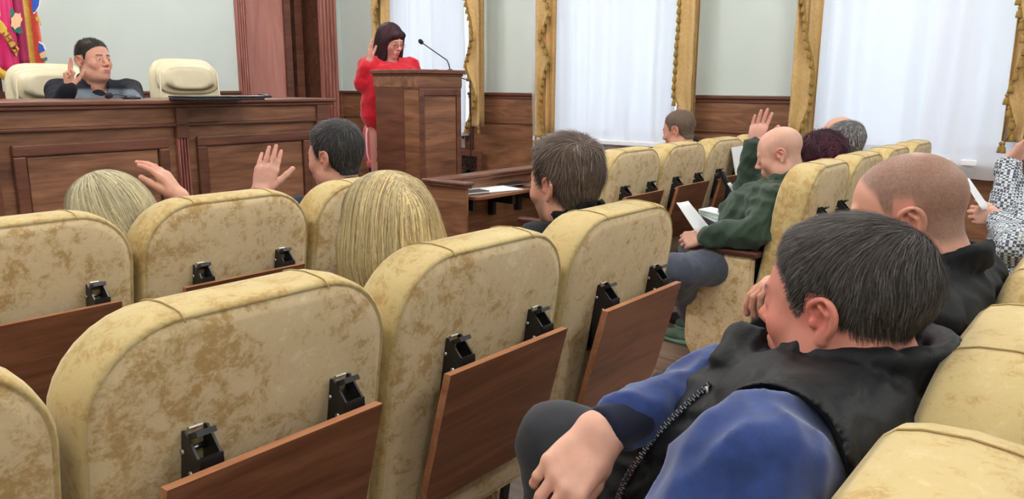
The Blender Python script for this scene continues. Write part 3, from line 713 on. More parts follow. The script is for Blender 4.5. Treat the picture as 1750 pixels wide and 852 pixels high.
def tab_mesh():
    pts = [(-.20, .79), (.195, .79)]
    for cx, a0 in ((.195-.045, 0), (-.20+.045, -math.pi/2)):
        for k in range(6): a = a0-math.pi/2*k/5; pts.append((cx+.045*math.cos(a), .475+.045+.045*math.sin(a)))
    mb = MB(); n = len(pts); th = .018
    yo = lambda z: yb_(z)+TO+.03*(.79-z)/.3
    v0 = [(x_, yo(z_)-th, z_) for x_, z_ in pts]; v1 = [(x_, yo(z_), z_) for x_, z_ in pts]
    mb.add(v0+v1, [tuple(range(n-1, -1, -1))[::-1], tuple(range(n, 2*n))[::-1]], 0); mb.add(v0+v1, [(i, n+i, n+(i+1) % n, (i+1) % n) for i in range(n)], 1)
    me = mb.mesh('tablet_board'); me.materials.append(M['tablet']); me.materials.append(M['tabedge']); return me
TAB = tab_mesh()
def bracket_mesh():
    mb = MB(); y0 = yb_(.74)
    pr = [(y0+.004, .83), (y0-.03, .835), (y0-.062, .80), (y0-.062, .70), (y0-.02, .66), (y0+.014, .645)]
    for x_ in (-.02, .016): mb.prism(pr, 'x', x_, x_+.004)
    mb.box((-.02, y0-.066, .70), (.02, y0-.060, .80)).box((-.02, y0-.006, .66), (.02, y0+.006, .832))
    mb.obox((0, y0-.034, .826), (.016, 0, 0), (0, .024, -.011), (0, .002, .004), 0); mb.obox((0, y0-.022, .8345), (.011, 0, 0), (0, .006, -.0028), (0, .0006, .0012), 1)
    for zz, yy in ((.80, y0-.02), (.77, y0-.04)):
        mb.tube([(-.0225, yy, zz), (.0225, yy, zz)], .0045, 8, 1)
    me = mb.mesh('bracket'); me.materials.append(M['black']); me.materials.append(M['rivet']); return me
BRK = bracket_mesh()
def soft_box(lo, hi, r, name, mt):
    import bmesh
    bm = bmesh.new(); bmesh.ops.create_cube(bm, size=1)
    for v_ in bm.verts: v_.co = Vector([(lo[i]+hi[i])/2+v_.co[i]*(hi[i]-lo[i]) for i in range(3)])
    bmesh.ops.bevel(bm, geom=bm.edges[:], offset=r, segments=4, profile=.5, affect='EDGES')
    me = bpy.data.meshes.new(name); bm.to_mesh(me); bm.free(); me.polygons.foreach_set('use_smooth', [True]*len(me.polygons)); me.materials.append(mt); return me
SEAT_DN = soft_box((-.245, .23, .36), (.245, .64, .47), .035, 'seat', M['velvetrim'])
SEAT_UP = soft_box((-.245, .28, .34), (.245, .38, .72), .035, 'seat', M['velvetrim'])
pp = [(.225, .61), (.225, .14)]+[(.40+.13*math.sin(a)*1.0, .21-.13*math.cos(a)) for a in np.linspace(0, math.pi/2, 8)]+[(.53, .61)]
def side_mesh():
    import bmesh
    mb = MB().prism(pp, 'x', -.022, .022); me = mb.mesh('side_panel'); bm = bmesh.new(); bm.from_mesh(me)
    bmesh.ops.recalc_face_normals(bm, faces=bm.faces)
    bmesh.ops.bevel(bm, geom=[e_ for e_ in bm.edges if e_.calc_face_angle(0) > .8], offset=.01, segments=2, affect='EDGES'); bm.to_mesh(me); bm.free(); me.materials.append(M['velvet']); return me
SIDE = side_mesh()
ARM = soft_box((-.03, .20, .612), (.03, .56, .638), .008, 'armrest', M['arm'])
LEG = MB().obox((0, .145, .21), (.012, 0, 0), (0, .006, .0005), (0, -.03, .21)).box((-.025, .11, 0), (.025, .24, .008)).mesh('leg'); LEG.materials.append(M['black'])
GRP = 'beige velvet auditorium chairs'
CH = {}
def chair(key, x0, d, label, seat='up', right_end=False, tab=True):
    e = empty('auditorium_chair', (x0+CP/2, d, 0), label, 'chair', GRP); CH[key] = e
    b = link('backrest', BACK, [], e); [link('seam', SEAM, [], b, (s*.128, 0, 0)) for s in (-1, 1)]
    if tab:
        t_ = link('tablet_board', TAB, [], e)
        for x_ in (-.115, .16): link('bracket', BRK, [], e, (x_, 0, 0))
    link('seat', SEAT_DN if seat == 'down' else SEAT_UP, [], e)
    for s in ((-1, 1) if right_end else (-1,)):
        link('side_panel', SIDE, [], e, (s*(CP/2), 0, 0)); link('armrest', ARM, [], e, (s*(CP/2), 0, 0))
    for s in (-1, 1): link('leg', LEG, [], e, (s*.19, 0, 0))
    return e
DA, DB, D0 = 1.045, 2.063, .03
XA, XB, XAR, XBR, XZ = .39, .412, 3.2635, 3.33, .375
chair('A-1', XA-CP, DA, 'empty beige velvet chair at the outer end of the second row')
chair('A0', XA, DA, 'empty beige velvet chair directly behind the waving blonde woman, brown tablet folded down')
chair('A1', XA+CP, DA, 'beige velvet chair in which the long-haired blonde woman sits', 'down')
chair('A2', XA+2*CP, DA, 'beige velvet aisle chair in which the bearded man sits', 'down', True)
chair('B0', XB, DB, 'empty beige velvet chair beside the waving short-haired blonde woman')
chair('B1', XB+CP, DB, 'beige velvet chair in which the waving short-haired blonde woman sits', 'down')
chair('B2', XB+2*CP, DB, 'beige velvet chair in which the dark-haired man with raised open hand sits', 'down', True)
chair('B-1', XB-CP, DB, 'empty beige velvet chair at the outer end of the front row')
chair('Ar0', XAR, DA, 'beige velvet aisle chair in which the bald man in the green jacket sits', 'down')
chair('Ar1', XAR+CP, DA, 'beige velvet chair in which the woman with dark red hair sits', 'down')
chair('Ar2', XAR+2*CP, DA, 'beige velvet chair in which the grey-haired man sits', 'down')
chair('Ar3', XAR+3*CP, DA, 'beige velvet chair nearest the window sill, beside the grey-haired man', 'down', True)
chair('Br0', XBR, DB, 'empty beige velvet aisle chair in the row behind the low barrier')
chair('Br1', XBR+CP, DB, 'empty beige velvet chair between the aisle chair and the chair with the brochure')
chair('Br2', XBR+2*CP, DB, 'beige velvet chair with a brochure and black bag on its folded tablet', 'down')
chair('Br3', XBR+3*CP, DB, 'beige velvet chair behind the raised hand of the man in green', 'up', True)
chair('Z0', XZ, D0, 'empty beige velvet chair beside the man in the black vest', 'up')
chair('Z1', XZ+CP, D0, 'beige velvet chair in which the man in the black vest sits', 'down')
chair('Z2', XZ+2*CP, D0, 'beige velvet chair in which the man with the shaved head and black jacket sits', 'down', True)
chair('Zr0', XAR, D0, 'beige velvet aisle chair in which the person in the checked shirt sits', 'down')

# ------------------------------------------------------------------ implicit surfaces for people
def unit(v): v = np.asarray(v, float); return v/np.linalg.norm(v)
class SDF:
    def __init__(s): s.p = []
    def ell(s, c, r, k=.01, R=None, sub=False): s.p.append(('e', np.array(c, float), np.array(r, float), R, k, sub)); return s
    def cap(s, a, b, ra, rb=None, k=.01, sub=False, sq=None): s.p.append(('c', np.array(a, float), np.array(b, float), (ra, ra if rb is None else rb, sq), k, sub)); return s
    def chain(s, pts, rs, k=.01, sub=False):
        for i in range(len(pts)-1):
            ra, rb = (rs[i], rs[i+1]) if isinstance(rs, (list, tuple)) else (rs, rs)
            s.cap(pts[i], pts[i+1], ra, rb, k, sub)
        return s
    def box(s, c, h, rad, R=None, k=.01, sub=False): s.p.append(('b', np.array(c, float), np.array(h, float), (rad, R), k, sub)); return s
    @staticmethod
    def _d(p, P):
        if p[0] == 'e':
            q = P-p[1]
            if p[3] is not None: q = q@p[3]
            a = q/p[2]; k0 = np.sqrt((a*a).sum(-1)); b = a/p[2]; k1 = np.sqrt((b*b).sum(-1))+1e-9
            return k0*(k0-1)/k1
        if p[0] == 'c':
            ab = p[2]-p[1]; t = np.clip(((P-p[1])@ab)/(ab@ab), 0, 1); q = P-(p[1]+t[..., None]*ab)
            if p[3][2] is not None:
                ax, f = p[3][2]; q = q+((q@ax)*(1/f-1))[..., None]*ax
            return np.sqrt((q*q).sum(-1))-(p[3][0]+(p[3][1]-p[3][0])*t)
        q = P-p[1]
        if p[3][1] is not None: q = q@p[3][1]
        a = np.abs(q)-p[2]+p[3][0]
        return np.sqrt((np.maximum(a, 0)**2).sum(-1))+np.minimum(a.max(-1), 0)-p[3][0]
    @staticmethod
    def _mix(v, d, k, sub):
        if sub:
            d = -d; h = np.clip(.5-.5*(d-v)/k*-1, 0, 1) if False else np.clip(.5+.5*(d-v)/k, 0, 1)
            return v+(d-v)*h+k*h*(1-h)
        h = np.clip(.5+.5*(d-v)/k, 0, 1); return d+(v-d)*h-k*h*(1-h)
    def __call__(s, P):
        P = np.asarray(P, float); v = np.full(P.shape[:-1], .08)
        for p in s.p: v = s._mix(v, s._d(p, P), p[4], p[5])
        return v
    def bb(s, p):
        if p[0] == 'e': r_ = p[2].max() if p[3] is not None else p[2]; return p[1]-r_, p[1]+r_
        if p[0] == 'c':
            r_ = max(p[3][0], p[3][1])*(1.6 if p[3][2] is not None else 1); return np.minimum(p[1], p[2])-r_, np.maximum(p[1], p[2])+r_
        r_ = np.linalg.norm(p[2]) if p[3][1] is not None else p[2]; return p[1]-r_, p[1]+r_
    def mesh(s, h, post=None, clip=None):
        bbs = [s.bb(p) for p in s.p if not p[5]]
        lo = np.min([b[0] for b in bbs], 0)-.02-2*h; hi = np.max([b[1] for b in bbs], 0)+.02+2*h
        if clip is not None: lo = np.maximum(lo, clip[0]); hi = np.minimum(hi, clip[1])
        n = np.ceil((hi-lo)/h).astype(int)+1
        V = np.full(tuple(n), .08, np.float32); ax = [lo[i]+h*np.arange(n[i]) for i in range(3)]
        for p in s.p:
            b0, b1 = s.bb(p); mg = p[4]+2*h+.012
            i0 = np.clip(np.floor((b0-mg-lo)/h).astype(int), 0, n); i1 = np.clip(np.ceil((b1+mg-lo)/h).astype(int)+1, 0, n)
            if (i1 <= i0).any(): continue
            sl = tuple(slice(a, b) for a, b in zip(i0, i1))
            G = np.stack(np.meshgrid(*[ax[i][sl[i]] for i in range(3)], indexing='ij'), -1)
            V[sl] = s._mix(V[sl], s._d(p, G), p[4], p[5])
        if post is not None:
            mk = np.abs(V) < .04; I = np.argwhere(mk); P = lo+h*I; V[mk] = post(P, V[mk])
        return nets(V, lo, h)
EDG = [((i, j, k), (i+a, j+b, k+c)) for i in (0, 1) for j in (0, 1) for k in (0, 1) for a, b, c in ((1, 0, 0), (0, 1, 0), (0, 0, 1)) if i+a < 2 and j+b < 2 and k+c < 2]
def nets(V, lo, h):
    s = V < 0; c = np.zeros(tuple(d-1 for d in V.shape), np.int8)
    for i in (0, 1):
        for j in (0, 1):
            for k in (0, 1): c += s[i:i+c.shape[0], j:j+c.shape[1], k:k+c.shape[2]]
    act = (c > 0) & (c < 8); ids = np.argwhere(act); idx = np.full(act.shape, -1, np.int64); idx[act] = np.arange(len(ids))
    acc = np.zeros((len(ids), 3)); num = np.zeros(len(ids))
    for a, b in EDG:
        a = np.array(a); b = np.array(b); ia = ids+a; ib = ids+b
        va = V[ia[:, 0], ia[:, 1], ia[:, 2]]; vb = V[ib[:, 0], ib[:, 1], ib[:, 2]]; mk = (va < 0) != (vb < 0)
        t = (va[mk]/(va[mk]-vb[mk]))[:, None]; acc[mk] += a+t*(b-a); num[mk] += 1
    verts = lo+h*(ids+acc/num[:, None]); Q = []
    for axn in range(3):
        o = [(axn+1) % 3, (axn+2) % 3]
        sl0 = [slice(1, -1)]*3; sl0[axn] = slice(0, -1); sl1 = [slice(1, -1)]*3; sl1[axn] = slice(1, None)
        a = s[tuple(sl0)]; b = s[tuple(sl1)]; E = np.argwhere(a != b); ins = a[a != b]
        base = E.copy(); base[:, o[0]] += 1; base[:, o[1]] += 1
        def cell(d0, d1):
            q = base.copy(); q[:, o[0]] += d0; q[:, o[1]] += d1; return idx[q[:, 0], q[:, 1], q[:, 2]]
        f = np.stack([cell(-1, -1), cell(0, -1), cell(0, 0), cell(-1, 0)], 1)
        f[~ins] = f[~ins][:, ::-1]; Q.append(f)
    Q = np.concatenate(Q); Q = Q[(Q >= 0).all(1)]
    return verts, Q
def relax(V, Q, n=1, f=.5):
    for _ in range(n):
        A = np.zeros_like(V); c = np.zeros(len(V))
        for i in range(4):
            a = Q[:, i]; b = Q[:, (i+1) % 4]; np.add.at(A, a, V[b]); np.add.at(c, a, 1); np.add.at(A, b, V[a]); np.add.at(c, b, 1)
        V = V+f*(A/np.maximum(c, 1)[:, None]-V)
    return V
def waves(P, seed, f, amp, n=3, aniso=(1, 1, 1)):
    r_ = np.random.default_rng(seed); v = np.zeros(len(P)); wp = P*np.array(aniso)
    wp = wp+.022*np.sin(wp[:, [1, 2, 0]]*26+r_.uniform(0, 6, 3))+.008*np.sin(wp[:, [2, 0, 1]]*70+r_.uniform(0, 6, 3))
    for i in range(3):
        k = unit(r_.normal(size=3))*f*(.8, 1.3, 2.0)[i]; v += (1, .9, .5)[i]*(np.abs(np.sin(wp@k+r_.uniform(0, 6)))-.64)
    return amp*v

def smooth(p, n=3):
    p = [np.array(x_, float) for x_ in p]; q = [p[0]]
    for i in range(len(p)-1):
        a, b, c, d_ = p[max(i-1, 0)], p[i], p[i+1], p[min(i+2, len(p)-1)]
        for k in range(1, n+1):
            t = k/n; q.append(.5*(2*b+(c-a)*t+(2*a-5*b+4*c-d_)*t*t+(3*b-a-3*c+d_)*t**3))
    return q
# ---- heads (local frame: x right, y forward, z up, origin between the ears at eye height)
def head_sdf(fat=0., nose=1., neck=(0, -.05, -.2), female=False, ears=True, nk=.058, occ=0.):
    H = SDF(); w = 1+.10*fat
    H.ell((0, -.016-occ, .034), (.077, .098+occ, .083), .01)
    H.ell((0, .028, .000), (.066*w, .062, .088), .03)
    H.ell((0, .026, -.062), (.056*w+.004*fat, .058, .052), .03)
    H.ell((0, .074, -.098), (.022+.004*fat, .019, .018), .022)
    for s in (-1, 1):
        H.ell((s*.040*w, .056, -.030), (.029, .026, .028), .022); H.ell((s*.050*w, .010, -.075), (.020+.01*fat, .035, .026+.01*fat), .025)
    H.cap((-.034, .080, .019), (.034, .080, .019), .0115, k=.014)
    for s in (-1, 1): H.ell((s*.032, .101, -.001), (.017, .013, .012), .014, sub=True)
    for s in (-1, 1): H.ell((s*.032, .0795, -.0015), (.0160, .0138, .0132), .007); H.ell((s*.032, .0935, -.0025), (.0128, .010, .0042), .002, sub=True)
    H.cap((0, .090, .008), (0, .109*nose, -.027), .0075, .0105, k=.012); H.ell((0, .110*nose, -.030), (.0118, .0118, .0105), .010)
    for s in (-1, 1): H.ell((s*.0120, .099, -.035), (.0082, .0105, .008), .008)
    H.ell((0, .085, -.066), (.028, .020, .022), .014)
    H.ell((0, .0975, -.0625), (.020, .009, .0055), .005); H.ell((0, .0960, -.0735), (.018, .009, .0062), .005)
    H.ell((0, .1075, -.068), (.022, .010, .0016), .003, sub=True)
    n = np.array(neck, float)
    H.cap((0, -.022, -.055), n, nk*(1+.12*fat), nk*1.1*(1+.15*fat), k=.03)
    if fat > .5: H.ell((0, .035, -.10), (.05, .045, .03), .04)
    if ears:
        for s in (-1, 1):
            e = np.array([s*.0735*(1+.04*fat), -.014, -.010]); F = lambda o, y, z: e+np.array([s*o*.85, y*1.05-.002, z*.90])
            H.ell(F(.008, -.006, .001), (.0055, .0195, .030), .006, R=np.array([[math.cos(.38), -s*math.sin(.38), 0], [s*math.sin(.38), math.cos(.38), 0], [0, 0, 1.]]))
            H.chain(smooth([F(.004, .011, .004), F(.008, .014, .018), F(.012, .006, .028), F(.016, -.008, .0315), F(.020, -.020, .025), F(.021, -.025, .009), F(.018, -.021, -.010), F(.012, -.011, -.024)]), .0040, .004)
            H.ell(F(.009, -.002, -.030), (.0055, .0095, .0105), .006)
            H.ell(F(.017, -.003, -.002), (.0085, .0085, .014), .004, sub=True); H.ell(F(.017, -.010, .022), (.005, .007, .008), .004, sub=True)
            H.chain([F(.014, -.003, .021), F(.017, -.014, .010), F(.015, -.014, -.006), F(.012, -.006, -.018)], .0036, .003)
            H.ell(F(.009, .0105, -.006), (.0055, .005, .008), .004)
    return H
HLY = [-.13, -.06, -.032, -.026, .006, .012, .024, .036, .05, .066, .078, .12]
HLZ = [-.080, -.075, -.045, .016, .020, -.012, -.008, .030, .044, .062, .070, .072]
def hline(P, dz=0): return P[:, 2]-np.interp(P[:, 1], HLY, HLZ)-dz
def sstep(x, a, b): t = np.clip((x-a)/(b-a), 0, 1); return t*t*(3-2*t)
SKIN = np.array(srgb(204, 152, 132)[:3]); LIP = np.array(srgb(176, 104, 98)[:3]); RED = np.array(srgb(196, 112, 100)[:3])
def lerp(a, b, t): return a+(b-a)*t[:, None]
def head_color(P, o):
    n = len(P); base = np.array(o.get('skin', SKIN)); C = np.tile(base, (n, 1)); x, y, z = P.T
    red = np.array(o.get('red', RED))
    for c, r_ in (((0, .112, -.032), .022), ((.045, .065, -.03), .03), ((-.045, .065, -.03), .03), ((.085, -.015, .0), .035), ((-.085, -.015, .0), .035)):
        C = lerp(C, red, o.get('flush', .5)*np.exp(-((P-np.array(c))**2).sum(1)/r_**2))
    lipm = sstep(.021-np.abs(x), 0, .004)*sstep(.0115-np.abs(z+.068), 0, .003)*sstep(y, .084, .092)*(1-sstep(np.abs(x), .012, .021)*.5)
    C = lerp(C, np.array(o.get('lip', LIP)), lipm*.8)
    hc = np.array(o.get('hairc', srgb(50, 42, 38)[:3]))
    br = sstep(.0048-np.abs(z-.0235+.10*(np.abs(x)-.03)**2*10), 0, .003)*sstep(np.abs(x), .010, .014)*sstep(.052-np.abs(x), 0, .008)*sstep(y, .055, .065)
    C = lerp(C, hc*.8, br*o.get('brow', .8))
    if o.get('beard'):
        jaw = sstep(-z, .030, .050)*sstep(y, -.005, .02)*sstep(z, -.135, -.11)*(1-lipm)
        C = lerp(C, np.array(o.get('beardc', hc)), jaw*o['beard'])
    if o.get('stubble'):
        nz = np.random.default_rng(3).random(n)
        g = sstep(hline(P, o.get('dz', 0)), -.004, .02)*(.75+.25*nz); ear = np.exp(-(((np.abs(x)-.088)/.013)**2+((y+.018)/.03)**2+((z+.01)/.04)**2)); g = g*(1-np.clip(ear*1.5, 0, 1))
        if 'top' in o: g = g*(1-sstep(z+.5*np.maximum(y, -.04), o['top'][0], o['top'][1]))
        C = lerp(C, np.array(o.get('stubc', hc)), g*o['stubble'])
    return C
def frame(fwd, pitch=0., roll=0.):
    """columns right, forward, up; pitch>0 looks down, roll>0 tips the head to its right"""
    f = unit(fwd); f0 = unit([f[0], f[1], 0]); up = np.array([0, 0, 1.]); r_ = np.cross(f0, up)
    f1 = f0*math.cos(pitch)-up*math.sin(pitch); u1 = up*math.cos(pitch)+f0*math.sin(pitch)
    r2 = r_*math.cos(roll)-u1*math.sin(roll); u2 = u1*math.cos(roll)+r_*math.sin(roll)
    return np.stack([r2, f1, u2], 1)

# ---- hands
def hand_sdf(wrist, d, n, right=True, curl=(.3, .25, .25, .3, .35), spread=.12, sc=1., thumb=.75, elbow=None, fr=.029, thn=.25):
    w = np.array(wrist, float); d = unit(d); n = np.array(n, float); n = unit(n-d*(n@d)); t = np.cross(d, n)*(1 if right else -1)
    H = SDF(); offs = [.030, .010, -.011, -.030]; L_ = [.070, .079, .073, .057]; kb = [.090, .094, .089, .079]; R_ = [.0092, .0095, .009, .0079]
    for i in range(4):
        kn = w+sc*(kb[i]*d+offs[i]*t-.002*n)
        H.cap(w+sc*(.012*d+offs[i]*.62*t), kn, .0135*sc, .0112*sc, k=.014)
        c = curl[i+1]; ang = 0; p = kn; fd = unit(d+t*offs[i]/.03*spread)
        for j, (f, a) in enumerate(((.46, .8), (.30, 1.1), (.24, .8))):
            ang += c*a; dr = fd*math.cos(ang)+n*math.sin(ang); q = p+dr*L_[i]*f*sc
            H.cap(p, q, R_[i]*sc*(1-.10*j), R_[i]*sc*(.92-.10*j), k=.0035 if j else .006); p = q
    H.ell(w+sc*(.055*d+.0*t+.006*n), np.array([.036, .040, .013])*sc, .012, R=np.stack([t, d, n], 1))
    b = w+sc*(.022*d+.022*t+.006*n); td = unit(d*(1.15-thumb)+t*thumb+n*thn); ang = 0
    H.cap(w+sc*(.02*d+.012*t+.004*n), b+td*.02*sc, .016*sc, .0145*sc, k=.014)
    bend = unit(d*.9-t*.35+n*.2); p = b
    for j, f in enumerate((.045, .034, .028)):
        dr = unit(td+bend*curl[0]*j); q = p+dr*f*sc; H.cap(p, q, (.0135-.0015*j)*sc, (.0118-.0015*j)*sc, k=.006); p = q
    if elbow is not None: H.cap(w-unit(w-np.array(elbow))*.0, w+(np.array(elbow)-w)*.45, .0265*sc, .036*sc, k=.018, sq=(t, 1.18))
    return H
PALMC = np.array(srgb(214, 160, 142)[:3])

# ---- hair strands
def strands_mesh(Pth, Nrm, w, col, taper=True):
    n, k = Pth.shape[:2]; T = np.gradient(Pth, axis=1); S_ = np.cross(T, Nrm); S_ /= np.linalg.norm(S_, axis=-1, keepdims=True)+1e-9
    tp = np.linspace(1, .25, k) if taper else np.ones(k)
    Wd = (w if np.ndim(w) else np.full(n, w))[:, None, None]*tp[None, :, None]
    V = np.stack([Pth-S_*Wd*.5, Pth+S_*Wd*.5], 2).reshape(-1, 3)
    i = (np.arange(n)[:, None]*k+np.arange(k-1)[None])*2; Q = np.stack([i, i+1, i+3, i+2], -1).reshape(-1, 4)
    C = np.repeat(col, 2*k, 0) if col.ndim == 2 else col
    return V, Q, C
def grad(f, P, e=.002):
    v = f(P); g = np.stack([f(P+np.eye(3)[i]*e)-v for i in range(3)], -1); return v, g/(np.linalg.norm(g, axis=-1, keepdims=True)+1e-9)
def sample_surf(V, Q, n, keep=None, rng=RNG):
    A = V[Q[:, 0]]; ar = np.linalg.norm(np.cross(V[Q[:, 2]]-A, V[Q[:, 3]]-V[Q[:, 1]]), axis=1)
    if keep is not None: ar = ar*keep(V[Q].mean(1))
    i = rng.choice(len(Q), n, p=ar/ar.sum()); u, v_ = rng.random((2, n, 1))
    a, b, c, d_ = (V[Q[i, j]] for j in range(4)); return (a*(1-u)+b*u)*(1-v_)+(d_*(1-u)+c*u)*v_
def trace(vol, P, flow, steps, step, off0, off1, rng=RNG, wob=.0, keep=.3):
    """grow strands over the hair volume: follow flow along the surface"""
    path = [P]; nr = []; v, N_ = grad(vol, P); nr.append(N_); prev = None; lift = rng.random(len(P))
    ph = rng.uniform(0, 6, (len(P), 1))
    for k in range(steps):
        fl = flow(P, N_); fl = fl-(fl*N_).sum(1, keepdims=True)*N_*.97
        if wob: fl = fl+wob*np.sin(P[:, [1, 2, 0]]*110+ph)
        fl /= np.linalg.norm(fl, axis=1, keepdims=True)+1e-9
        if prev is not None: fl = fl*(1-keep)+prev*keep; fl /= np.linalg.norm(fl, axis=1, keepdims=True)+1e-9
        prev = fl; st = step if np.ndim(step) == 0 else step[:, None]
        P = P+fl*st; v, N_ = grad(vol, P); tgt = off0+(off1-off0)*lift*((k+1)/steps)
        P = P-N_*np.clip(v-tgt, -.02, .02)[:, None]*.9; path.append(P); nr.append(N_)
    path[0] = path[0]+nr[0]*.0006; return np.stack(path, 1), np.stack(nr, 1)
def tint(n, base, var, rng=RNG, alt=None, pa=.0):
    c = np.array(base)[None]*(1+var*rng.normal(size=(n, 1))); c = np.clip(c, .002, 1)
    if alt is not None:
        m_ = rng.random(n) < pa; c[m_] = np.array(alt)*(1+var*rng.normal(size=(m_.sum(), 1)))
    return np.clip(c, .002, 1)

def hair_short(o, HS):
    t0 = o.get('ht', .012); dz = o.get('dz', 0); nstr = o.get('ns', 3000); Ln = o.get('hl', .03); tp = o.get('topt', 1.6)
    def thick(P): g = hline(P, dz); return t0*sstep(g, -.002, .055)*(1+(tp-1)*sstep(P[:, 2], .05, .10))
    headonly = head_sdf(o.get('fat', 0), o.get('nose', 1), ears=False, occ=o.get('occ', 0))
    vol = lambda P: headonly(P)-thick(P)
    B_ = SDF(); B_.ell((0, -.01, .03), (.11, .14, .13))
    def post(P, v_): return np.maximum(headonly(P)-thick(P), -(hline(P, dz)-.003)*.8)
    hh = o.get('hh', .004)
    lo = np.array([-.11, -.165, -.10]); hi = np.array([.11, .13, .16]); n = np.ceil((hi-lo)/hh).astype(int)
    G = np.stack(np.meshgrid(*[lo[i]+hh*np.arange(n[i]) for i in range(3)], indexing='ij'), -1).reshape(-1, 3)
    V = post(G, None).reshape(tuple(n)).astype(np.float32); V0, Q0 = nets(V, lo, hh)
    keepf = lambda P: (vol(P) > -.004)*(hline(P, dz) > .0)*1.0
    P = sample_surf(V0, Q0, nstr, keepf)
    crown = np.array(o.get('crown', (.0, -.055, .105))); fw = np.array(o.get('comb', (0, .6, 0)))
    def flow(p, n_): d_ = p-crown; d_ /= np.linalg.norm(d_, axis=1, keepdims=True)+1e-6; return d_+fw*sstep(p[:, 2], .03, .09)[:, None]+np.array([0, 0, -.35])+o.get('mess', .25)*np.sin(p[:, [1, 2, 0]]*55+np.array([0, 1, 2.]))
    g = np.clip(hline(P, dz)/.07, .12, 1); L_ = Ln*g*RNG.uniform(.7, 1.2, nstr)
    pa, na = trace(vol, P, flow, 4, L_/4, .0004, o.get('lift', .010), wob=.12)
    c = tint(nstr, o['hairc'], .22, alt=o.get('hair2'), pa=o.get('pa', 0))
    V1, Q1, C1 = strands_mesh(pa, na, RNG.uniform(.7, 1.3, nstr)*o.get('sw', .0016), c)
    C0 = np.tile(np.array(o['hairc'])*.75, (len(V0), 1)); 
    return [(V0, Q0, C0), (V1, Q1, C1)]
def hair_vol(o, vol, flow, keepf, h=.006):
    V0, Q0 = vol.mesh(h); V0 = relax(V0, Q0, 2)
    n = o['ns']; P = sample_surf(V0, Q0, n, keepf)
    st = o['hl']/o['steps']*RNG.uniform(.75, 1.2, n)
    pa, na = trace(vol, P, flow, o['steps'], st, .0006, o.get('lift', .008), wob=o.get('wob', .06), keep=o.get('keep', .5))
    # lighter and darker locks
    ph = np.sin(P[:, 0]*70+3*np.sin(P[:, 1]*31))*np.sin(P[:, 1]*63+2)
    c = tint(n, o['hairc'], .16, alt=o.get('hair2'), pa=o.get('pa', 0))*(1+.34*ph)[:, None]
    V1, Q1, C1 = strands_mesh(pa, na, RNG.uniform(.6, 1.4, n)*o.get('sw', .0022), np.clip(c, .002, 1))
    return [(V0, Q0, np.tile(np.array(o['hairc'])*.55, (len(V0), 1))), (V1, Q1, C1)]
def join(parts):
    Vs, Qs, Cs, o = [], [], [], 0
    for V, Q, C in parts: Vs.append(V); Qs.append(Q+o); Cs.append(C); o += len(V)
    return np.concatenate(Vs), np.concatenate(Qs), np.concatenate(Cs)

# ---- people
class Person:
    def __init__(s, label, base):
        s.base = np.array(base, float); s.root = empty('person', tuple(s.base), label, 'person'); s.parts = []
    def put(s, name, V, Q, mt, C=None, parent=None, label=None):
        me = np_mesh(name, V-s.base, Q, True, {'col': C} if C is not None else None)
        o = link(name, me, mt, parent or s.root)
        if label: o['label'] = label
        return o
    def head(s, c, fwd, o, pitch=0., roll=0., nb=None, h=.0034, sc=1.):
        s.R = frame(fwd, pitch, roll)*1.0; s.c = np.array(c, float); s.sc = sc; s.o = o
        nl = (np.array(nb)-s.c)@s.R/sc if nb is not None else np.array([0, -.05, -.2]); s.nb = np.array(nb) if nb is not None else s.c+s.R@nl*sc
        s.H = head_sdf(o.get('fat', 0), o.get('nose', 1), nl, o.get('female', False), nk=o.get('nk', .058), ears=o.get('ears', True), occ=o.get('occ', 0))
        V, Q = s.H.mesh(h); C = head_color(V, o); s.parts.append((s.w(V), Q, C))
        return s
    def w(s, V): return s.c+(V*s.sc)@s.R.T
    def hair(s, hp, name='hair', label=None):
        V, Q, C = join(hp); return s.put('hair', s.w(V), Q, M['hair'], C, label=label)
    def eyes(s, iris=(95, 115, 125)):
        for sx in (-1, 1):
            n1, n2 = 14, 20; c = np.array([sx*.032, .0800, -.0015]); r_ = .0119; V = []; C = []
            for i in range(n1+1):
                a = math.pi*i/n1
                for j in range(n2):
                    b = 2*math.pi*j/n2; V.append(c+r_*np.array([math.sin(a)*math.cos(b), math.cos(a), math.sin(a)*math.sin(b)]))
                    C.append(srgb(15, 12, 12)[:3] if a < .3 else (srgb(*iris)[:3] if a < .62 else srgb(225, 215, 208)[:3]))
            Q = [(i*n2+j, i*n2+(j+1) % n2, (i+1)*n2+(j+1) % n2, (i+1)*n2+j) for i in range(n1) for j in range(n2)]
            s.put('eye', s.w(np.array(V)), np.array(Q)[:, ::-1], M['eye'], np.array(C))
    def hand(s, col=None, h=.003, **kw):
        H = hand_sdf(**kw); V, Q = H.mesh(h); V = relax(V, Q, 1, .4); w = np.array(kw['wrist']); t = np.linalg.norm(V-w, axis=1)
        C = np.tile(np.array(col if col is not None else s.o.get('skin', SKIN)), (len(V), 1)); C = lerp(C, np.array(s.o.get('red', RED)), .28*sstep(t, .10, .17))
        s.parts.append((V, Q, C)); return H
    def core(s, J, h=.014):
        """bare body under the clothes"""
        B_ = torso(J, -.014); limbs(B_, J, -.012, full=True, wend=.05); B_.cap(s.nb-np.array([0, 0, .04]), s.c+s.R@np.array([0, -.03, -.08])*s.sc, .052, .046, k=.03)
        V, Q = B_.mesh(h); s.parts.append((V, Q, np.tile(np.array(s.o.get('skin', SKIN)), (len(V), 1))))
    def body(s):
        V, Q, C = join(s.parts); return s.put('body', V, Q, M['skin'], C)
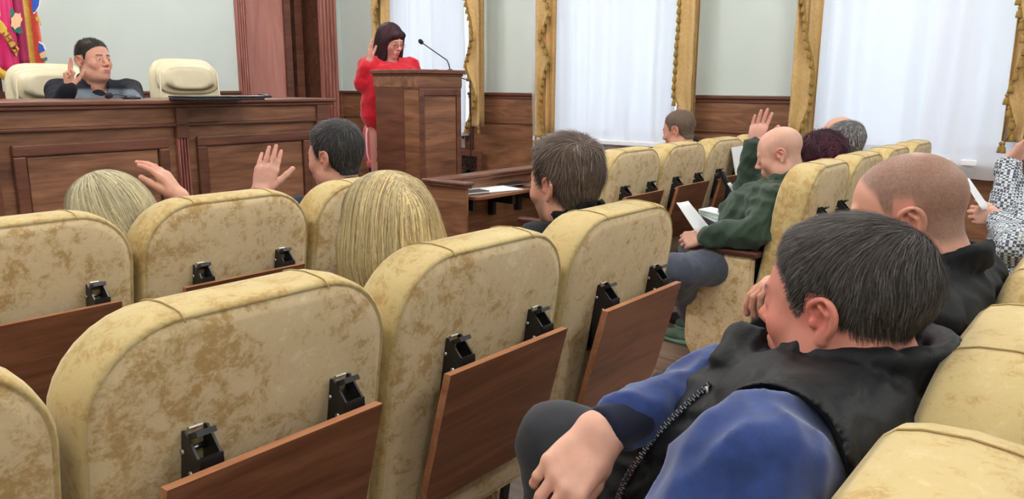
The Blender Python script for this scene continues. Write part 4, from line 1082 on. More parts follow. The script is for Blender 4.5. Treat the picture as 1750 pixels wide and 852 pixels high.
def joints(nb, face, pelvis, shw=.185, drop=.035, seatlegs=True, knees=None, ankles=None, dk=.46):
    """face: horizontal body direction"""
    f = unit([face[0], face[1], 0]); r_ = np.cross(f, [0, 0, 1.]); nb = np.array(nb, float); pv = np.array(pelvis, float)
    J = dict(nb=nb, f=f, r=r_, pv=pv)
    J['sh'] = [nb+s*r_*shw+np.array([0, 0, -drop])-f*.01 for s in (-1, 1)]        # 0 left, 1 right
    J['ch'] = nb*.72+pv*.28+f*.02; J['hip'] = [pv+s*r_*.095 for s in (-1, 1)]
    J['kn'] = knees or [pv+s*r_*.125+f*dk+np.array([0, 0, .03]) for s in (-1, 1)]
    J['an'] = ankles or [np.array([k[0], k[1], .09])+f*.03 for k in J['kn']]
    J['el'] = [J['sh'][i]+s*r_*.06+f*.10+np.array([0, 0, -.27]) for i, s in enumerate((-1, 1))]
    J['wr'] = [J['el'][i]-s*r_*.08+f*.22+np.array([0, 0, .0]) for i, s in enumerate((-1, 1))]
    return J
def torso(J, g=0., belly=0., chest=0., long=0.):
    B_ = SDF(); nb, pv, r_, f = J['nb'], J['pv'], J['r'], J['f']; bw = J.get('bulk', 1.)
    for s in (-1, 1):
        B_.cap(pv+s*r_*.075*bw+np.array([0, 0, .02+long]), J['ch']+s*r_*.085*bw, .118*bw+g, .108*bw+g, k=.07)
        B_.cap(J['ch']+s*r_*.085*bw, nb+s*r_*.11-np.array([0, 0, .085])-f*.01, .108*bw+g, .075+g, k=.06)
        sh = J['sh'][0 if s < 0 else 1]; B_.cap(nb-np.array([0, 0, .03])-f*.015, sh-np.array([0, 0, .005]), .058+g, .062+g, k=.05)
    if belly: B_.ell(pv*.55+nb*.45+f*(.07+belly*.5), (.15*bw+g, .15*bw+g, .17+g), .08)
    return B_
def limbs(B_, J, g=0., full=False, arms=(0, 1), wend=0., ra=(.062, .052, .05, .038), legs=True):
    for i in arms:
        a, b, c = J['sh'][i], J['el'][i], J['wr'][i]; c2 = c-unit(c-b)*wend
        B_.cap(a, b, ra[0]+g, ra[1]+g, k=.035); B_.cap(b, c2, ra[2]+g, ra[3]+g, k=.02)
    if full and legs: legs_sdf(B_, J, g)
    return B_
def legs_sdf(B_, J, g=0.):
    for i in (0, 1):
        B_.cap(J['hip'][i], J['kn'][i], .088+g, .064+g, k=.05); B_.cap(J['kn'][i], J['an'][i], .06+g, .042+g, k=.03)
    B_.cap(J['hip'][0], J['hip'][1], .10+g, k=.06)
    return B_
def garment(per, name, B_, mt, h=.009, fold=.0045, ff=34, seed=1, an=(1, 1, 1), cuts=None, label=None, C=None, rel=1, extra=None):
    def post(P, v_):
        v_ = v_+waves(P, seed, ff, fold, 3, an)
        if extra: v_ = extra(P, v_)
        if cuts:
            for c_ in cuts: v_ = np.maximum(v_, c_(P))
        return v_
    V, Q = B_.mesh(h, post); V = relax(V, Q, rel, .4)
    return per.put(name, V, Q, mt, label=label)
def ringcollar(B_, c, R_, rx, ry, r_, tilt=.25, gap=.5, hgt=.03, k=.008):
    """stand-up collar: chain round the neck, open at the front by gap radians"""
    pts = []
    for a in np.linspace(gap, 2*math.pi-gap, 22):
        y = ry*math.cos(a); pts.append(c+R_@np.array([rx*math.sin(a), y, -tilt*y]))
    for q0, q1 in zip(pts[:-1], pts[1:]):
        for k_ in np.linspace(0, 1, 3): B_.cap(q0+R_@np.array([0, 0, hgt*k_]), q1+R_@np.array([0, 0, hgt*k_]), r_, k=k)
    return B_
def shoes(per, J, mt, sole=None):
    for i in (0, 1):
        a = J['an'][i]; f = J['f']; B_ = SDF(); z = np.array([0, 0, 1.])
        g0 = np.array([a[0], a[1], a[2]-.09]); R_ = np.stack([J['r'], f, z], 1)
        B_.ell(g0+f*.0+z*.05, (.040, .055, .05), .03, R=R_); B_.ell(g0+f*.10+z*.035, (.046, .095, .036), .03, R=R_)
        B_.cap(g0+z*.05, g0+z*.10, .042, .045, k=.02)
        V, Q = B_.mesh(.008, lambda P, v_: np.maximum(v_, -(P[:, 2]-g0[2]-.02))); s_ = per.put('shoe', V, Q, mt)
        B2 = SDF(); B2.ell(g0+f*.06+z*.012, (.050, .145, .03), .01, R=R_)
        V, Q = B2.mesh(.008, lambda P, v_: np.maximum(np.maximum(v_, -(P[:, 2]-g0[2]-.001)), P[:, 2]-g0[2]-.026)); per.put('sole', V, Q, sole or M['black'], parent=s_)
def march(f, px, py, t0=.4, t1=8., n=200):
    d = ray(px, py); t = t0; L_ = np.linalg.norm(d)
    for _ in range(n):
        v = float(f(CAM+t*d)); t += max(v, .0008)/L_*.9
        if v < .001 or t > t1: break
    return CAM+t*d

# ------------------------------------------------------------------ the people
def facing(px, alpha):      # horizontal direction: picture-left turned away from the viewer by alpha
    d = ray(px, 300); v = unit([d[0], d[1], 0]); l = np.array([-v[1], v[0], 0]); a = math.radians(alpha); return l*math.cos(a)+v*math.sin(a)
def toviewer(px, beta):     # towards the viewer, turned to picture-right by beta
    d = ray(px, 300); v = unit([d[0], d[1], 0]); r_ = np.array([v[1], -v[0], 0]); b = math.radians(beta); return -v*math.cos(b)+r_*math.sin(b)
def vdir(px):
    d = ray(px, 300); v = unit([d[0], d[1], 0]); return v, np.array([v[1], -v[0], 0]), np.array([0, 0, 1.])
Z = np.array([0, 0, 1.])
M['navy'] = cloth('navy jacket cloth', srgb(22, 26, 38), .7, 500, .12, sheen=.03); M['blackcloth'] = cloth('black jacket cloth', srgb(15, 17, 21), .7, 500, .12, sheen=.02)
M['greencloth'] = cloth('dark green jacket cloth', srgb(46, 62, 50), .75, 600, .1, 30)
M['denim'] = cloth('grey blue denim', srgb(66, 72, 86), .8, 700, .15); M['dkdenim'] = cloth('charcoal denim', srgb(48, 50, 56), .8, 700, .15)
M['redcloth'] = cloth('scarlet dress cloth', srgb(190, 20, 40), .7, 500, .1, sheen=.2)
M['sweat'] = cloth('royal blue sweatshirt', srgb(38, 58, 112), .9, 700, .12, sheen=.35, noise=.2)
M['cuff'] = cloth('navy ribbed cuff', srgb(24, 28, 48), .85, 500, .2)
M['vest'] = cloth('black quilted vest', srgb(17, 19, 23), .55, 300, .10, 55, sheen=.03); M['checked'] = checker_mat()
M['shoeleather'] = plain('black shoe leather', (.02, .02, .022, 1), .4)
M['attrcloth'] = attr_mat('two-tone jacket', .75, 0, .2, 400, .08)
M['sneaker'] = plain('green sneaker', srgb(78, 104, 88), .6, noise=.35, nscale=14); M['sneakersole'] = plain('mint rubber sole', srgb(120, 150, 130), .6); M['orange'] = plain('orange suede', srgb(196, 136, 70), .7)
M['zip'] = plain('steel zip', (.38, .38, .4, 1), .35, 1); M['lens'] = glass_mat(); M['eyeglass'] = plain('thin glasses frame', srgb(150, 96, 84), .4)
G = np.array

def seated(label, px, py, D, fwd, o, body=(0, 1, 0), xc=None, d=None, pitch=0., roll=0., top='blackcloth', bottom='dkdenim', sc=1., nbk=.035, nbz=.165, h=.0038, jh=.012, fold=.008, seed=1, collar=True, shw=.185, bulk=1., belly=0., arms=None, shoe='shoeleather', dk=.44, g=.0, finish=True, cuts=None):
    c = un(px, py, D=D); base = G([xc if xc is not None else c[0], (d+.33) if d is not None else c[1], 0.])
    p = Person(label, base); bf = unit([body[0], body[1], 0]); nb = c-Z*nbz*sc-bf*nbk
    p.head(c, fwd, o, pitch, roll, nb, h, sc)
    pv = G([base[0], base[1], .545]); J = joints(nb, bf, pv, shw*bulk**.5, dk=dk); J['bulk'] = bulk; p.J = J
    if arms:
        for k, v in arms.items(): J[k[:2]][int(k[2])] = G(v)
    p.core(J)
    if finish:
        B_ = torso(J, .006+g, belly); limbs(B_, J, .006+g, wend=.02)
        if collar: ringcollar(B_, nb+Z*.03-bf*.005, np.stack([J['r'], bf, Z], 1), .074, .074, .009, .35, .5, .028)
        hole = SDF().cap(nb-Z*.04+bf*.01, c, .060, .058, k=.01)
        garment(p, 'jacket', B_, M[top], jh, fold, 34, seed, cuts=[lambda P: -hole(P)]+(cuts or []))
    garment(p, 'trousers', legs_sdf(SDF(), J, .006), M[bottom], .012, .003, 30, seed+9)
    shoes(p, J, M[shoe])
    return p
def lap_hands(p, which=(0, 1), h=.005):
    J = p.J
    for i in which:
        w = J['wr'][i]; p.hand(h=h, wrist=w-unit(w-J['el'][i])*.01, d=unit(w-J['el'][i])*1.0-Z*.15, n=-Z, right=bool(i), curl=(.2, .35, .4, .4, .45), elbow=J['el'][i])

DARK = srgb(44, 40, 38)[:3]
# --- man on the presidium, finger raised
o = dict(fat=.75, hairc=srgb(46, 40, 36)[:3], ht=.0045, hl=.012, ns=2600, hh=.004, topt=1.9, skin=srgb(200, 148, 128)[:3], flush=.35, sw=.0018, brow=1., dz=.002, stubble=.8, stubc=srgb(84, 70, 62)[:3])
fw = toviewer(165, 38); c = un(160, 102, D=4.9)
p = Person('man in grey and black jacket raising one finger behind the presidium table', (c[0], c[1]+.05, STG))
bf = unit(toviewer(165, 12)); nb = c-Z*.155+bf*-.03
p.head(c, fw, o, -.02, .0, nb, .003, 1.04); J = joints(nb, bf, G([c[0]-bf[0]*.08, c[1]-bf[1]*.08, STG+.62]), .205); J['bulk'] = 1.15; p.J = J
w1 = un(118, 148, D=4.62); J['el'][1] = un(98, 188, D=4.66); J['wr'][1] = w1
J['el'][0] = un(232, 182, D=4.75); J['wr'][0] = un(190, 190, D=4.55)
p.core(J); v, r_, _ = vdir(125)
p.hand(h=.0028, wrist=w1-Z*.008, d=Z+.06*r_, n=-v*.55+r_*.8, right=True, curl=(.35, .03, .10, 1.25, 1.4), spread=.0, elbow=J['el'][1], thumb=.45, thn=.55, sc=1.0)
p.body(); p.eyes((110, 130, 140))
B_ = torso(J, .008, .03); limbs(B_, J, .010, wend=.012)
ringcollar(B_, nb+Z*.020, np.stack([J['r'], bf, Z], 1), .082, .080, .012, .55, .55, .02)
hole = SDF().cap(nb-Z*.05+bf*.035, c+bf*.02, .060, .062, k=.01)
V, Q = B_.mesh(.009, lambda P, v_: np.maximum(v_+waves(P, 4, 34, .004), -hole(P))); V = relax(V, Q, 1, .4)
lat = np.abs((V-nb)@J['r']); up = V[:, 2]-nb[2]
dk = np.clip(sstep(lat+.10*np.maximum(up+.12, 0), .165, .18)+sstep(up, -.035, -.015), 0, 1)
p.put('jacket', V, Q, M['attrcloth'], lerp(np.tile(G(srgb(98, 108, 120)[:3]), (len(V), 1)), G(srgb(24, 26, 36)[:3]), dk))
T_ = SDF().ell(nb-Z*.095+bf*.065, (.055, .03, .07), .01, R=np.stack([J['r'], bf, Z], 1)); V, Q = T_.mesh(.008); p.put('undershirt', V, Q, M['navy'])
garment(p, 'trousers', legs_sdf(SDF(), J, .006), M['dkdenim'], .014, .003); p.hair(hair_short(o, p.H)); 
for i in (0, 1): J['an'][i] = G([J['an'][i][0], J['an'][i][1], STG+.09])
shoes(p, J, M['shoeleather'])

# --- woman in red at the lectern
o = dict(fat=.45, female=True, hairc=srgb(44, 28, 34)[:3], skin=srgb(206, 148, 136)[:3], flush=.4, lip=srgb(168, 62, 78)[:3], brow=.6, nk=.052, ears=False)
rl = ray(668, 70); LDD = (ly1+.17)/rl[1]; c = un(668, 70, D=LDD)
fw = toviewer(668, 42); bf = unit(toviewer(668, 22))
p = Person('woman in red dress with long dark hair and glasses standing at the lectern', (c[0], c[1]+.02, STG)); nb = c-Z*.16-bf*.035
p.head(c, fw, o, .34, .06, nb, .003, 1.0)
pv = G([nb[0], nb[1]+.03, STG+.90]); J = joints(nb, bf, pv, .178, knees=[pv+s*np.cross(bf, Z)*.10-Z*.42 for s in (-1, 1)], ankles=[pv+s*np.cross(bf, Z)*.10-Z*.81 for s in (-1, 1)]); J['bulk'] = 1.12; p.J = J
w1 = un(631, 104, D=LDD-.10); J['el'][1] = un(622, 142, D=LDD+.0); J['wr'][1] = w1; J['el'][0] = J['sh'][0]+G([.05, .02, -.27]); J['wr'][0] = J['el'][0]+G([-.08, -.12, -.16])
p.core(J); v, r_, _ = vdir(640)
p.hand(h=.003, wrist=w1, d=Z+.10*r_, n=r_*.95-v*.2, right=True, curl=(.2, .12, .12, .14, .2), spread=.03, elbow=J['el'][1], thumb=.35, sc=.98)
p.hand(h=.004, wrist=J['wr'][0], d=-Z*.3+G([-.7, -.7, 0]), n=-Z, right=False, elbow=J['el'][0])
p.body(); p.eyes((70, 60, 50))
B_ = torso(J, .010, .05); limbs(B_, J, .014, wend=.05, ra=(.062, .058, .058, .05))
B_.cap(pv-Z*.02, pv-Z*.36, .13, .14, k=.06)
hole = SDF().cap(nb-Z*.045+bf*.015, c, .062, .06, k=.01)
garment(p, 'dress', B_, M['redcloth'], .009, .006, 30, 8, cuts=[lambda P: -hole(P), lambda P: -(P[:, 2]-pv[2]+.36)])
shoes(p, J, M['shoeleather'])
Hv = SDF(); Hv.ell((0, -.022, .042), (.092, .104, .096), .02); Hv.ell((0, -.05, -.06), (.098, .078, .14), .05)
for s in (-1, 1): Hv.cap((s*.078, .012, .03), (s*.082, .03, -.22), .030, .034, k=.04)
Hv.cap((-.045, .072, .070), (.045, .072, .070), .020, k=.03)
Hv.ell((0, .10, -.060), (.056, .085, .105), .012, sub=True)
o.update(ns=3200, hl=.24, steps=10, sw=.003, hair2=srgb(86, 44, 52)[:3], pa=.25, wob=.04)
p.hair(hair_vol(o, Hv, lambda P, n: np.stack([np.sign(P[:, 0])*.5*sstep(P[:, 2], .05, .12), .25*sstep(P[:, 2], .03, .1)*sstep(P[:, 1], .0, .05), -np.ones(len(P))], 1), lambda P: .15+sstep(P[:, 2], -.1, .12)), label='long dark brown hair with a fringe')
gl = empty('glasses', (0, 0, 0)); gl.parent = p.root; COL.objects  # glasses: two rims, lenses, bridge and temples
def gpt(l): return p.w(G([l]))[0]-p.base
for s in (-1, 1):
    ring = [gpt((s*.033+.024*math.cos(a), .106-.002*abs(math.cos(a)), -.006+.018*math.sin(a))) for a in np.linspace(0, 2*math.pi, 20)]
    MB().tube(ring, .0014, 6, caps=False).build('rim', M['eyeglass'], gl)
    q = MB(); q.add(ring[:-1], [tuple(range(19))]); q.build('lens', M['lens'], gl)
    MB().tube([gpt((s*.057, .104, -.002)), gpt((s*.076, .06, 0)), gpt((s*.08, 0, 0))], .0014, 6).build('temple', M['eyeglass'], gl)
MB().tube([gpt((-.009, .106, -.004)), gpt((0, .110, -.001)), gpt((.009, .106, -.004))], .0014, 6).build('bridge', M['eyeglass'], gl)

# --- waving blonde woman (front row)
o = dict(fat=.2, female=True, hairc=srgb(208, 198, 164)[:3], hair2=srgb(160, 144, 110)[:3], pa=.25, nk=.05, ears=False)
p = seated('blonde woman with a short bob leaning sideways and waving her hand', 184, 368, 2.30, facing(190, 50), o, xc=XB+1.35*CP, d=DB, pitch=.3, roll=-.22, sc=.95, top='blackcloth', shw=.165, jh=.013,
           arms={'el1': un(335, 420, D=2.55), 'wr1': un(312, 345, D=2.50)})
v, r_, _ = vdir(280); p.hand(h=.003, wrist=un(309, 338, D=2.50), d=Z*.85-r_*.55, n=-r_*.7-Z*.4+v*.3, right=True, curl=(.1, .25, .3, .3, .35), spread=.02, elbow=p.J['el'][1], thumb=.3)
lap_hands(p, (0,)); p.body(); p.eyes()
Hv = SDF(); Hv.ell((0, -.016, .040), (.098, .116, .098), .02); Hv.ell((0, -.04, -.03), (.112, .10, .115), .05); Hv.ell((-.02, -.06, -.10), (.085, .06, .06), .05)
Hv.ell((0, .11, -.05), (.055, .07, .1), .02, sub=True)
o.update(ns=9000, hl=.20, steps=9, sw=.0020, wob=.16, lift=.012)
p.hair(hair_vol(o, Hv, lambda P, n: np.stack([P[:, 0]*9*sstep(P[:, 2], .03, .12), (P[:, 1]+.01)*6*sstep(P[:, 2], .03, .12), -np.ones(len(P))], 1), lambda P: .2+sstep(P[:, 2], -.08, .13), .007), label='pale blonde bob')

# --- dark-haired man with raised open hand (front row)
o = dict(fat=.3, hairc=srgb(48, 46, 47)[:3], hair2=srgb(90, 88, 90)[:3], pa=.15, ht=.010, hl=.026, ns=5000, hh=.0055, skin=srgb(200, 146, 128)[:3], comb=(.2, .8, 0), sw=.0017)
p = seated('dark-haired man holding up his open hand beside his head', 572, 266, 2.92, facing(570, 40), o, xc=XB+2.5*CP, d=DB, top='navy', pitch=.1,
           arms={'el0': un(420, 420, D=2.66), 'wr0': un(446, 334, D=2.72)})
v, r_, _ = vdir(455); p.hand(h=.003, wrist=un(446, 330, D=2.72), d=Z+.30*r_, n=v*.95+r_*.1, right=False, curl=(.1, .10, .06, .08, .16), spread=.0, elbow=p.J['el'][0], thumb=.5, thn=.05, sc=1.0, col=srgb(208, 160, 146)[:3])
lap_hands(p, (1,)); p.body(); p.eyes(); p.hair(hair_short(o, p.H))

# --- long-haired blonde woman (second row)
o = dict(fat=.1, female=True, hairc=srgb(206, 186, 138)[:3], hair2=srgb(146, 122, 88)[:3], pa=.28, nk=.05, ears=False)
p = seated('woman with long straight blonde hair seen from behind', 658, 390, 1.76, facing(655, 62), o, xc=XA+1.5*CP, d=DA, top='blackcloth', pitch=.12, shw=.165, sc=.97); lap_hands(p); p.body(); p.eyes()
Hv = SDF(); Hv.ell((0, -.018, .042), (.096, .112, .092), .02); Hv.ell((0, -.05, -.04), (.112, .082, .11), .05)
Hv.cap((-.045, -.055, -.08), (-.060, -.075, -.235), .062, .030, k=.045); Hv.cap((.045, -.055, -.08), (.075, -.06, -.22), .062, .036, k=.045); Hv.cap((-.085, -.0, -.02), (-.085, .0, -.16), .03, .03, k=.03)
Hv.ell((0, .11, -.05), (.06, .075, .11), .02, sub=True)
o.update(ns=20000, hl=.33, steps=13, sw=.0014, wob=.10, lift=.010, keep=.6)
def bflow(P, n): return np.stack([np.sign(P[:, 0]+.004)*.9*sstep(P[:, 2], .06, .13)-.10*P[:, 0]*9*sstep(-P[:, 2], .02, .2), -.6*sstep(P[:, 2], .07, .14), -np.ones(len(P))], 1)
p.hair(hair_vol(o, Hv, bflow, lambda P: .10+1.2*sstep(P[:, 2], -.02, .13), .006), label='long straight blonde hair with darker roots')

# --- bearded man (second row, aisle)
o = dict(fat=.0, hairc=srgb(84, 70, 62)[:3], hair2=srgb(124, 106, 94)[:3], pa=.2, ht=.014, hl=.042, ns=9000, hh=.0045, topt=1.5, skin=srgb(204, 150, 128)[:3], beard=.75, beardc=srgb(104, 80, 68)[:3], comb=(.1, .5, 0), mess=.45, lift=.014, sw=.0017)
p = seated('man with tousled brown hair and stubble in a black jacket at the aisle', 964, 312, 2.28, facing(960, 45), o, xc=XA+2.5*CP-.03, d=DA, pitch=.05, top='blackcloth', jh=.010, fold=.009, h=.0034, sc=1.05, nbz=.125)
lap_hands(p); p.body(); p.eyes(); p.hair(hair_short(o, p.H))

# --- short-haired man in the row behind the barrier
o = dict(fat=.3, hairc=srgb(110, 92, 80)[:3], ht=.005, hl=.012, ns=1500, hh=.006, skin=srgb(206, 152, 132)[:3], sw=.002)
p = seated('man with short brown hair and dark jacket sitting before the gold drape', 1160, 222, 5.0, facing(1160, 28), o, xc=XBR+2.5*CP, d=DB, pitch=.25, top='navy', h=.0045, jh=.014, dk=.36,
           arms={'el1': un(1195, 262, D=5.35), 'wr1': un(1168, 226, D=5.32)})
v, r_, _ = vdir(1160); p.hand(h=.0045, wrist=un(1168, 226, D=5.32), d=Z-.2*r_, n=-r_-.2*v, right=True, curl=(.2, .1, .1, .1, .2), elbow=p.J['el'][1]); lap_hands(p, (0,)); p.body(); p.eyes(); p.hair(hair_short(o, p.H))

# --- bald man in green jacket
o = dict(fat=.35, nose=1.02, hairc=srgb(120, 108, 100)[:3], skin=srgb(208, 160, 142)[:3], flush=.45, stubble=.5, stubc=srgb(150, 130, 120)[:3], top=(.03, .08), brow=.45)
gx = XAR+.5*CP
p = seated('bald man in dark green jacket raising one hand and reading a sheet', 1332, 262, 3.62, facing(1330, 10), o, xc=gx, d=DA, pitch=.38, finish=False, h=.003, bottom='denim', shoe='sneaker', bulk=1.1, nbk=.055)
J = p.J
J['kn'] = [un(1158, 462, D=3.42), un(1185, 432, D=3.86)]; J['hip'] = [G([gx-.10, DA+.36, .53]), G([gx+.10, DA+.36, .53])]
for i, xx in ((0, 1166), (1, 1152)):
    g_ = un(xx, 575, Z=.03); J['an'][i] = G([g_[0]+(.0 if i == 0 else .24), g_[1]-.08, .09])
J['el'] = [un(1292, 396, D=3.42), un(1278, 322, D=3.98)]; J['wr'] = [un(1206, 404, D=3.52), un(1288, 247, D=3.92)]
p.parts = p.parts[:1]; p.core(J); v, r_, _ = vdir(1300)
p.hand(h=.0028, wrist=J['wr'][1]-Z*.005, d=Z+.22*r_, n=-v*.9+r_*.2, right=True, curl=(.2, .05, .05, .08, .12), spread=.10, elbow=J['el'][1], thumb=.5, sc=1.08, col=srgb(216, 164, 150)[:3])
v, r_, _ = vdir(1190); p.hand(h=.003, wrist=J['wr'][0], d=-r_*.9-Z*.25+.2*v, n=v*.8-Z*.5, right=False, curl=(.5, .9, .9, .9, .9), spread=.02, elbow=J['el'][0], thumb=.4, thn=.5)
p.body(); p.eyes()
for ch in list(p.root.children):
    if ch.name.startswith(('trousers', 'shoe', 'sole')):
        for g2 in list(ch.children): bpy.data.objects.remove(g2)
        bpy.data.objects.remove(ch)
garment(p, 'trousers', legs_sdf(SDF(), J, .010), M['denim'], .009, .005, 36, 3)
shoes(p, J, M['sneaker'], M['sneakersole'])
B_ = torso(J, .012, .02); limbs(B_, J, .014, wend=.015, ra=(.068, .056, .054, .042))
nb = J['nb']; bf = J['f']; Rb = np.stack([J['r'], bf, Z], 1)
ringcollar(B_, nb+Z*.045, Rb, .086, .085, .013, .45, .35, .03)
B_.ell(nb-bf*.085+Z*.00, (.12, .055, .055), .03, R=Rb); B_.chain([nb+J['r']*-.10-bf*.02+Z*.03, nb-J['r']*.06-bf*.105+Z*.045, nb+J['r']*.06-bf*.105+Z*.045, nb+J['r']*.10-bf*.02+Z*.03], .022, .02)
hole = SDF().cap(nb-Z*.03+bf*.012, p.c, .060, .06, k=.01)
garment(p, 'jacket', B_, M['greencloth'], .0075, .011, 34, 12, cuts=[lambda P: -hole(P)], label='dark green hooded jacket')
GREEN = p

# --- woman with dark red hair
o = dict(fat=.2, female=True, hairc=srgb(52, 24, 38)[:3], hair2=srgb(96, 40, 62)[:3], pa=.3, nk=.05, ears=False)
p = seated('woman with dark red curly hair sitting next to the man in green', 1402, 262, 4.15, facing(1400, 40), o, xc=XAR+1.5*CP, d=DA, top='blackcloth', h=.006, jh=.014, pitch=.25, shw=.165); lap_hands(p, h=.006); p.body(); p.eyes()
Hv = SDF(); Hv.ell((0, -.02, .03), (.108, .118, .092), .02); Hv.ell((0, -.04, -.03), (.105, .095, .08), .05); Hv.ell((0, .11, -.05), (.05, .07, .1), .02, sub=True)
o.update(ns=2600, hl=.10, steps=8, sw=.003, wob=1.4, lift=.03, keep=.4)
p.hair(hair_vol(o, Hv, lambda P, n: np.stack([P[:, 0]*9, P[:, 1]*6, -np.ones(len(P))], 1), lambda P: np.ones(len(P)), .008), label='curly dark red hair')

# --- grey-haired man
o = dict(fat=.3, hairc=srgb(96, 94, 94)[:3], hair2=srgb(170, 168, 166)[:3], pa=.35, ht=.010, hl=.022, ns=2200, hh=.006, skin=srgb(204, 148, 128)[:3], sw=.0022)
p = seated('grey-haired man sitting by the window behind the dark red hair', 1443, 246, 4.45, facing(1443, 22), o, xc=XAR+2.5*CP, d=DA, pitch=.2, top='navy', h=.0045, jh=.014); lap_hands(p, h=.006); p.body(); p.eyes(); p.hair(hair_short(o, p.H))
# --- bald head behind him
o = dict(fat=.4, hairc=srgb(120, 100, 90)[:3], skin=srgb(206, 156, 138)[:3], stubble=.25, top=(.02, .07))
p = seated('bald man half hidden behind the grey-haired man', 1432, 232, 5.0, facing(1434, 20), o, xc=XAR+3.5*CP, d=DA, pitch=.15, top='blackcloth', h=.005, jh=.015); lap_hands(p, h=.006); p.body(); p.eyes()

# --- person in checked shirt, head outside the picture
o = dict(fat=.3, hairc=srgb(90, 80, 74)[:3], ht=.009, hl=.02, ns=900, hh=.007, skin=srgb(206, 156, 138)[:3])
p = seated('person in black and white checked shirt raising a hand and holding a sheet', 1900, 262, 3.15, facing(1800, 20), o, xc=XAR+.5*CP+.12, d=D0, pitch=.1, top='checked', h=.006, jh=.009, fold=.006, seed=5, finish=False, bulk=1.0)
J = p.J; J['el'] = [un(1728, 424, D=3.02), un(1722, 356, D=3.35)]; J['wr'] = [un(1712, 374, D=3.28), un(1722, 276, D=3.42)]
p.parts = p.parts[:1]; p.core(J); v, r_, _ = vdir(1730)
p.hand(h=.003, wrist=J['wr'][1], d=Z*.8+r_*.55, n=r_*.3-v*.2-Z*.3, right=True, curl=(.2, .1, .1, .15, .2), spread=.08, elbow=J['el'][1], thumb=.5)
p.hand(h=.003, wrist=J['wr'][0], d=-r_*.95+Z*.1, n=v*.8-Z*.2, right=False, curl=(.3, .8, .8, .9, 1.), spread=.02, elbow=J['el'][0], thumb=.5, thn=.4)
p.body(); p.eyes(); p.hair(hair_short(o, p.H)); CHECK = p
B_ = torso(J, .010, .02); limbs(B_, J, .008, wend=.03, ra=(.066, .056, .054, .044)); ringcollar(B_, J['nb']+Z*.03, np.stack([J['r'], J['f'], Z], 1), .08, .08, .01, .4, .5, .03)
hole2 = SDF().cap(J['nb']-Z*.04, p.c, .060, .06, k=.01)
garment(p, 'shirt', B_, M['checked'], .008, .010, 34, 15, cuts=[lambda P: -hole2(P)])

# --- man with shaved head and black jacket
o = dict(fat=.35, hairc=srgb(96, 80, 70)[:3], skin=srgb(206, 150, 130)[:3], red=srgb(200, 122, 106)[:3], flush=.5, stubble=.85, stubc=srgb(100, 80, 68)[:3], nk=.072, brow=.5, dz=.012)
p = seated('man with shaved head and black jacket sitting next to the man in the vest', 1547, 366, 1.45, facing(1550, 6), o, xc=XZ+2.5*CP-.12, d=D0, pitch=.22, finish=False, h=.0028, sc=.95, bulk=1.15, nbk=.055, nbz=.115, shw=.20)
J = p.J; J['el'] = [un(1452, 640, D=1.30), un(1500, 560, D=1.85)]; J['wr'] = [un(1394, 470, D=1.53), un(1420, 640, D=1.7)]
p.parts = p.parts[:1]; p.core(J); v, r_, _ = vdir(1300)
p.hand(h=.003, wrist=un(1388, 466, D=1.54), d=-r_*.8-Z*.35+.1*v, n=-Z*.7+r_*.3, right=False, curl=(.3, .35, .45, .55, .6), spread=.05, elbow=J['el'][0], thumb=.5, thn=.4)
lap_hands(p, (1,)); p.body(); p.eyes()
B_ = torso(J, .012, .02); limbs(B_, J, .010, wend=.06); nb = J['nb']; bf = J['f']
ringcollar(B_, nb+Z*.020-bf*.010, np.stack([J['r'], bf, Z], 1), .080, .074, .009, .30, .35, .026)
hole3 = SDF().cap(nb-Z*.03+bf*.012, p.c+Z*.02, .074, .070, k=.01)
garment(p, 'jacket', B_, M['blackcloth'], .007, .007, 30, 21, cuts=[lambda P: -hole3(P)])
BALD = p

# --- man in black quilted vest and blue sweatshirt
o = dict(occ=.012, fat=.8, nose=1.0, hairc=srgb(60, 54, 51)[:3], hair2=srgb(104, 98, 96)[:3], pa=.22, ht=.008, hl=.030, ns=22000, hh=.004, topt=1.5, skin=srgb(206, 138, 122)[:3], red=srgb(206, 96, 88)[:3], flush=.55, comb=(-.25, .75, 0), mess=.2, crown=(.02, -.06, .10), sw=.0009, lift=.009, nk=.072)
fw = facing(1441, 24); c = un(1428, 514, D=1.10)
xb = XZ+1.5*CP
p = Person('man in black quilted vest over blue sweatshirt, head turned away', (xb-.1, D0+.36, 0)); bf = unit([-.10, 1, 0])
nb = c-Z*.135-bf*.05+G([.02, 0, 0])
p.head(c, fw, o, .12, 0., nb, .0026, .96)
J = joints(nb, bf, G([xb-.08, D0+.37, .55]), .21); J['bulk'] = 1.2; p.J = J
J['sh'] = [un(1288, 800, D=.88), G([nb[0]+.21, nb[1]+.05, nb[2]-.05])]
J['el'] = [un(1130, 1010, D=.86), un(1225, 655, D=1.26)]; J['wr'] = [un(960, 1000, D=.95), un(1012, 742, D=1.10)]
J['kn'] = [un(965, 975, D=1.2), un(958, 760, D=1.40)]; J['an'] = [G([J['kn'][i][0]+.03, J['kn'][i][1]+.0, .09]) for i in (0, 1)]
p.core(J); v, r_, _ = vdir(960)
wr = J['wr'][1]
p.hand(h=.0024, wrist=wr-unit(wr-J['el'][1])*.02, d=un(935, 838, D=1.06)-wr, n=-Z*.75+v*.62-r_*.1, right=True, curl=(.3, .45, .5, .55, .6), spread=.05, elbow=J['el'][1], thumb=.25, thn=.55, sc=1.04, col=srgb(214, 164, 144)[:3])
lap_hands(p, (0,), .005); p.body(); p.eyes(); p.hair(hair_short(o, p.H), label='short dark hair streaked with grey')
garment(p, 'trousers', legs_sdf(SDF(), J, .012), M['dkdenim'], .008, .003, 34, 30); shoes(p, J, M['shoeleather'])
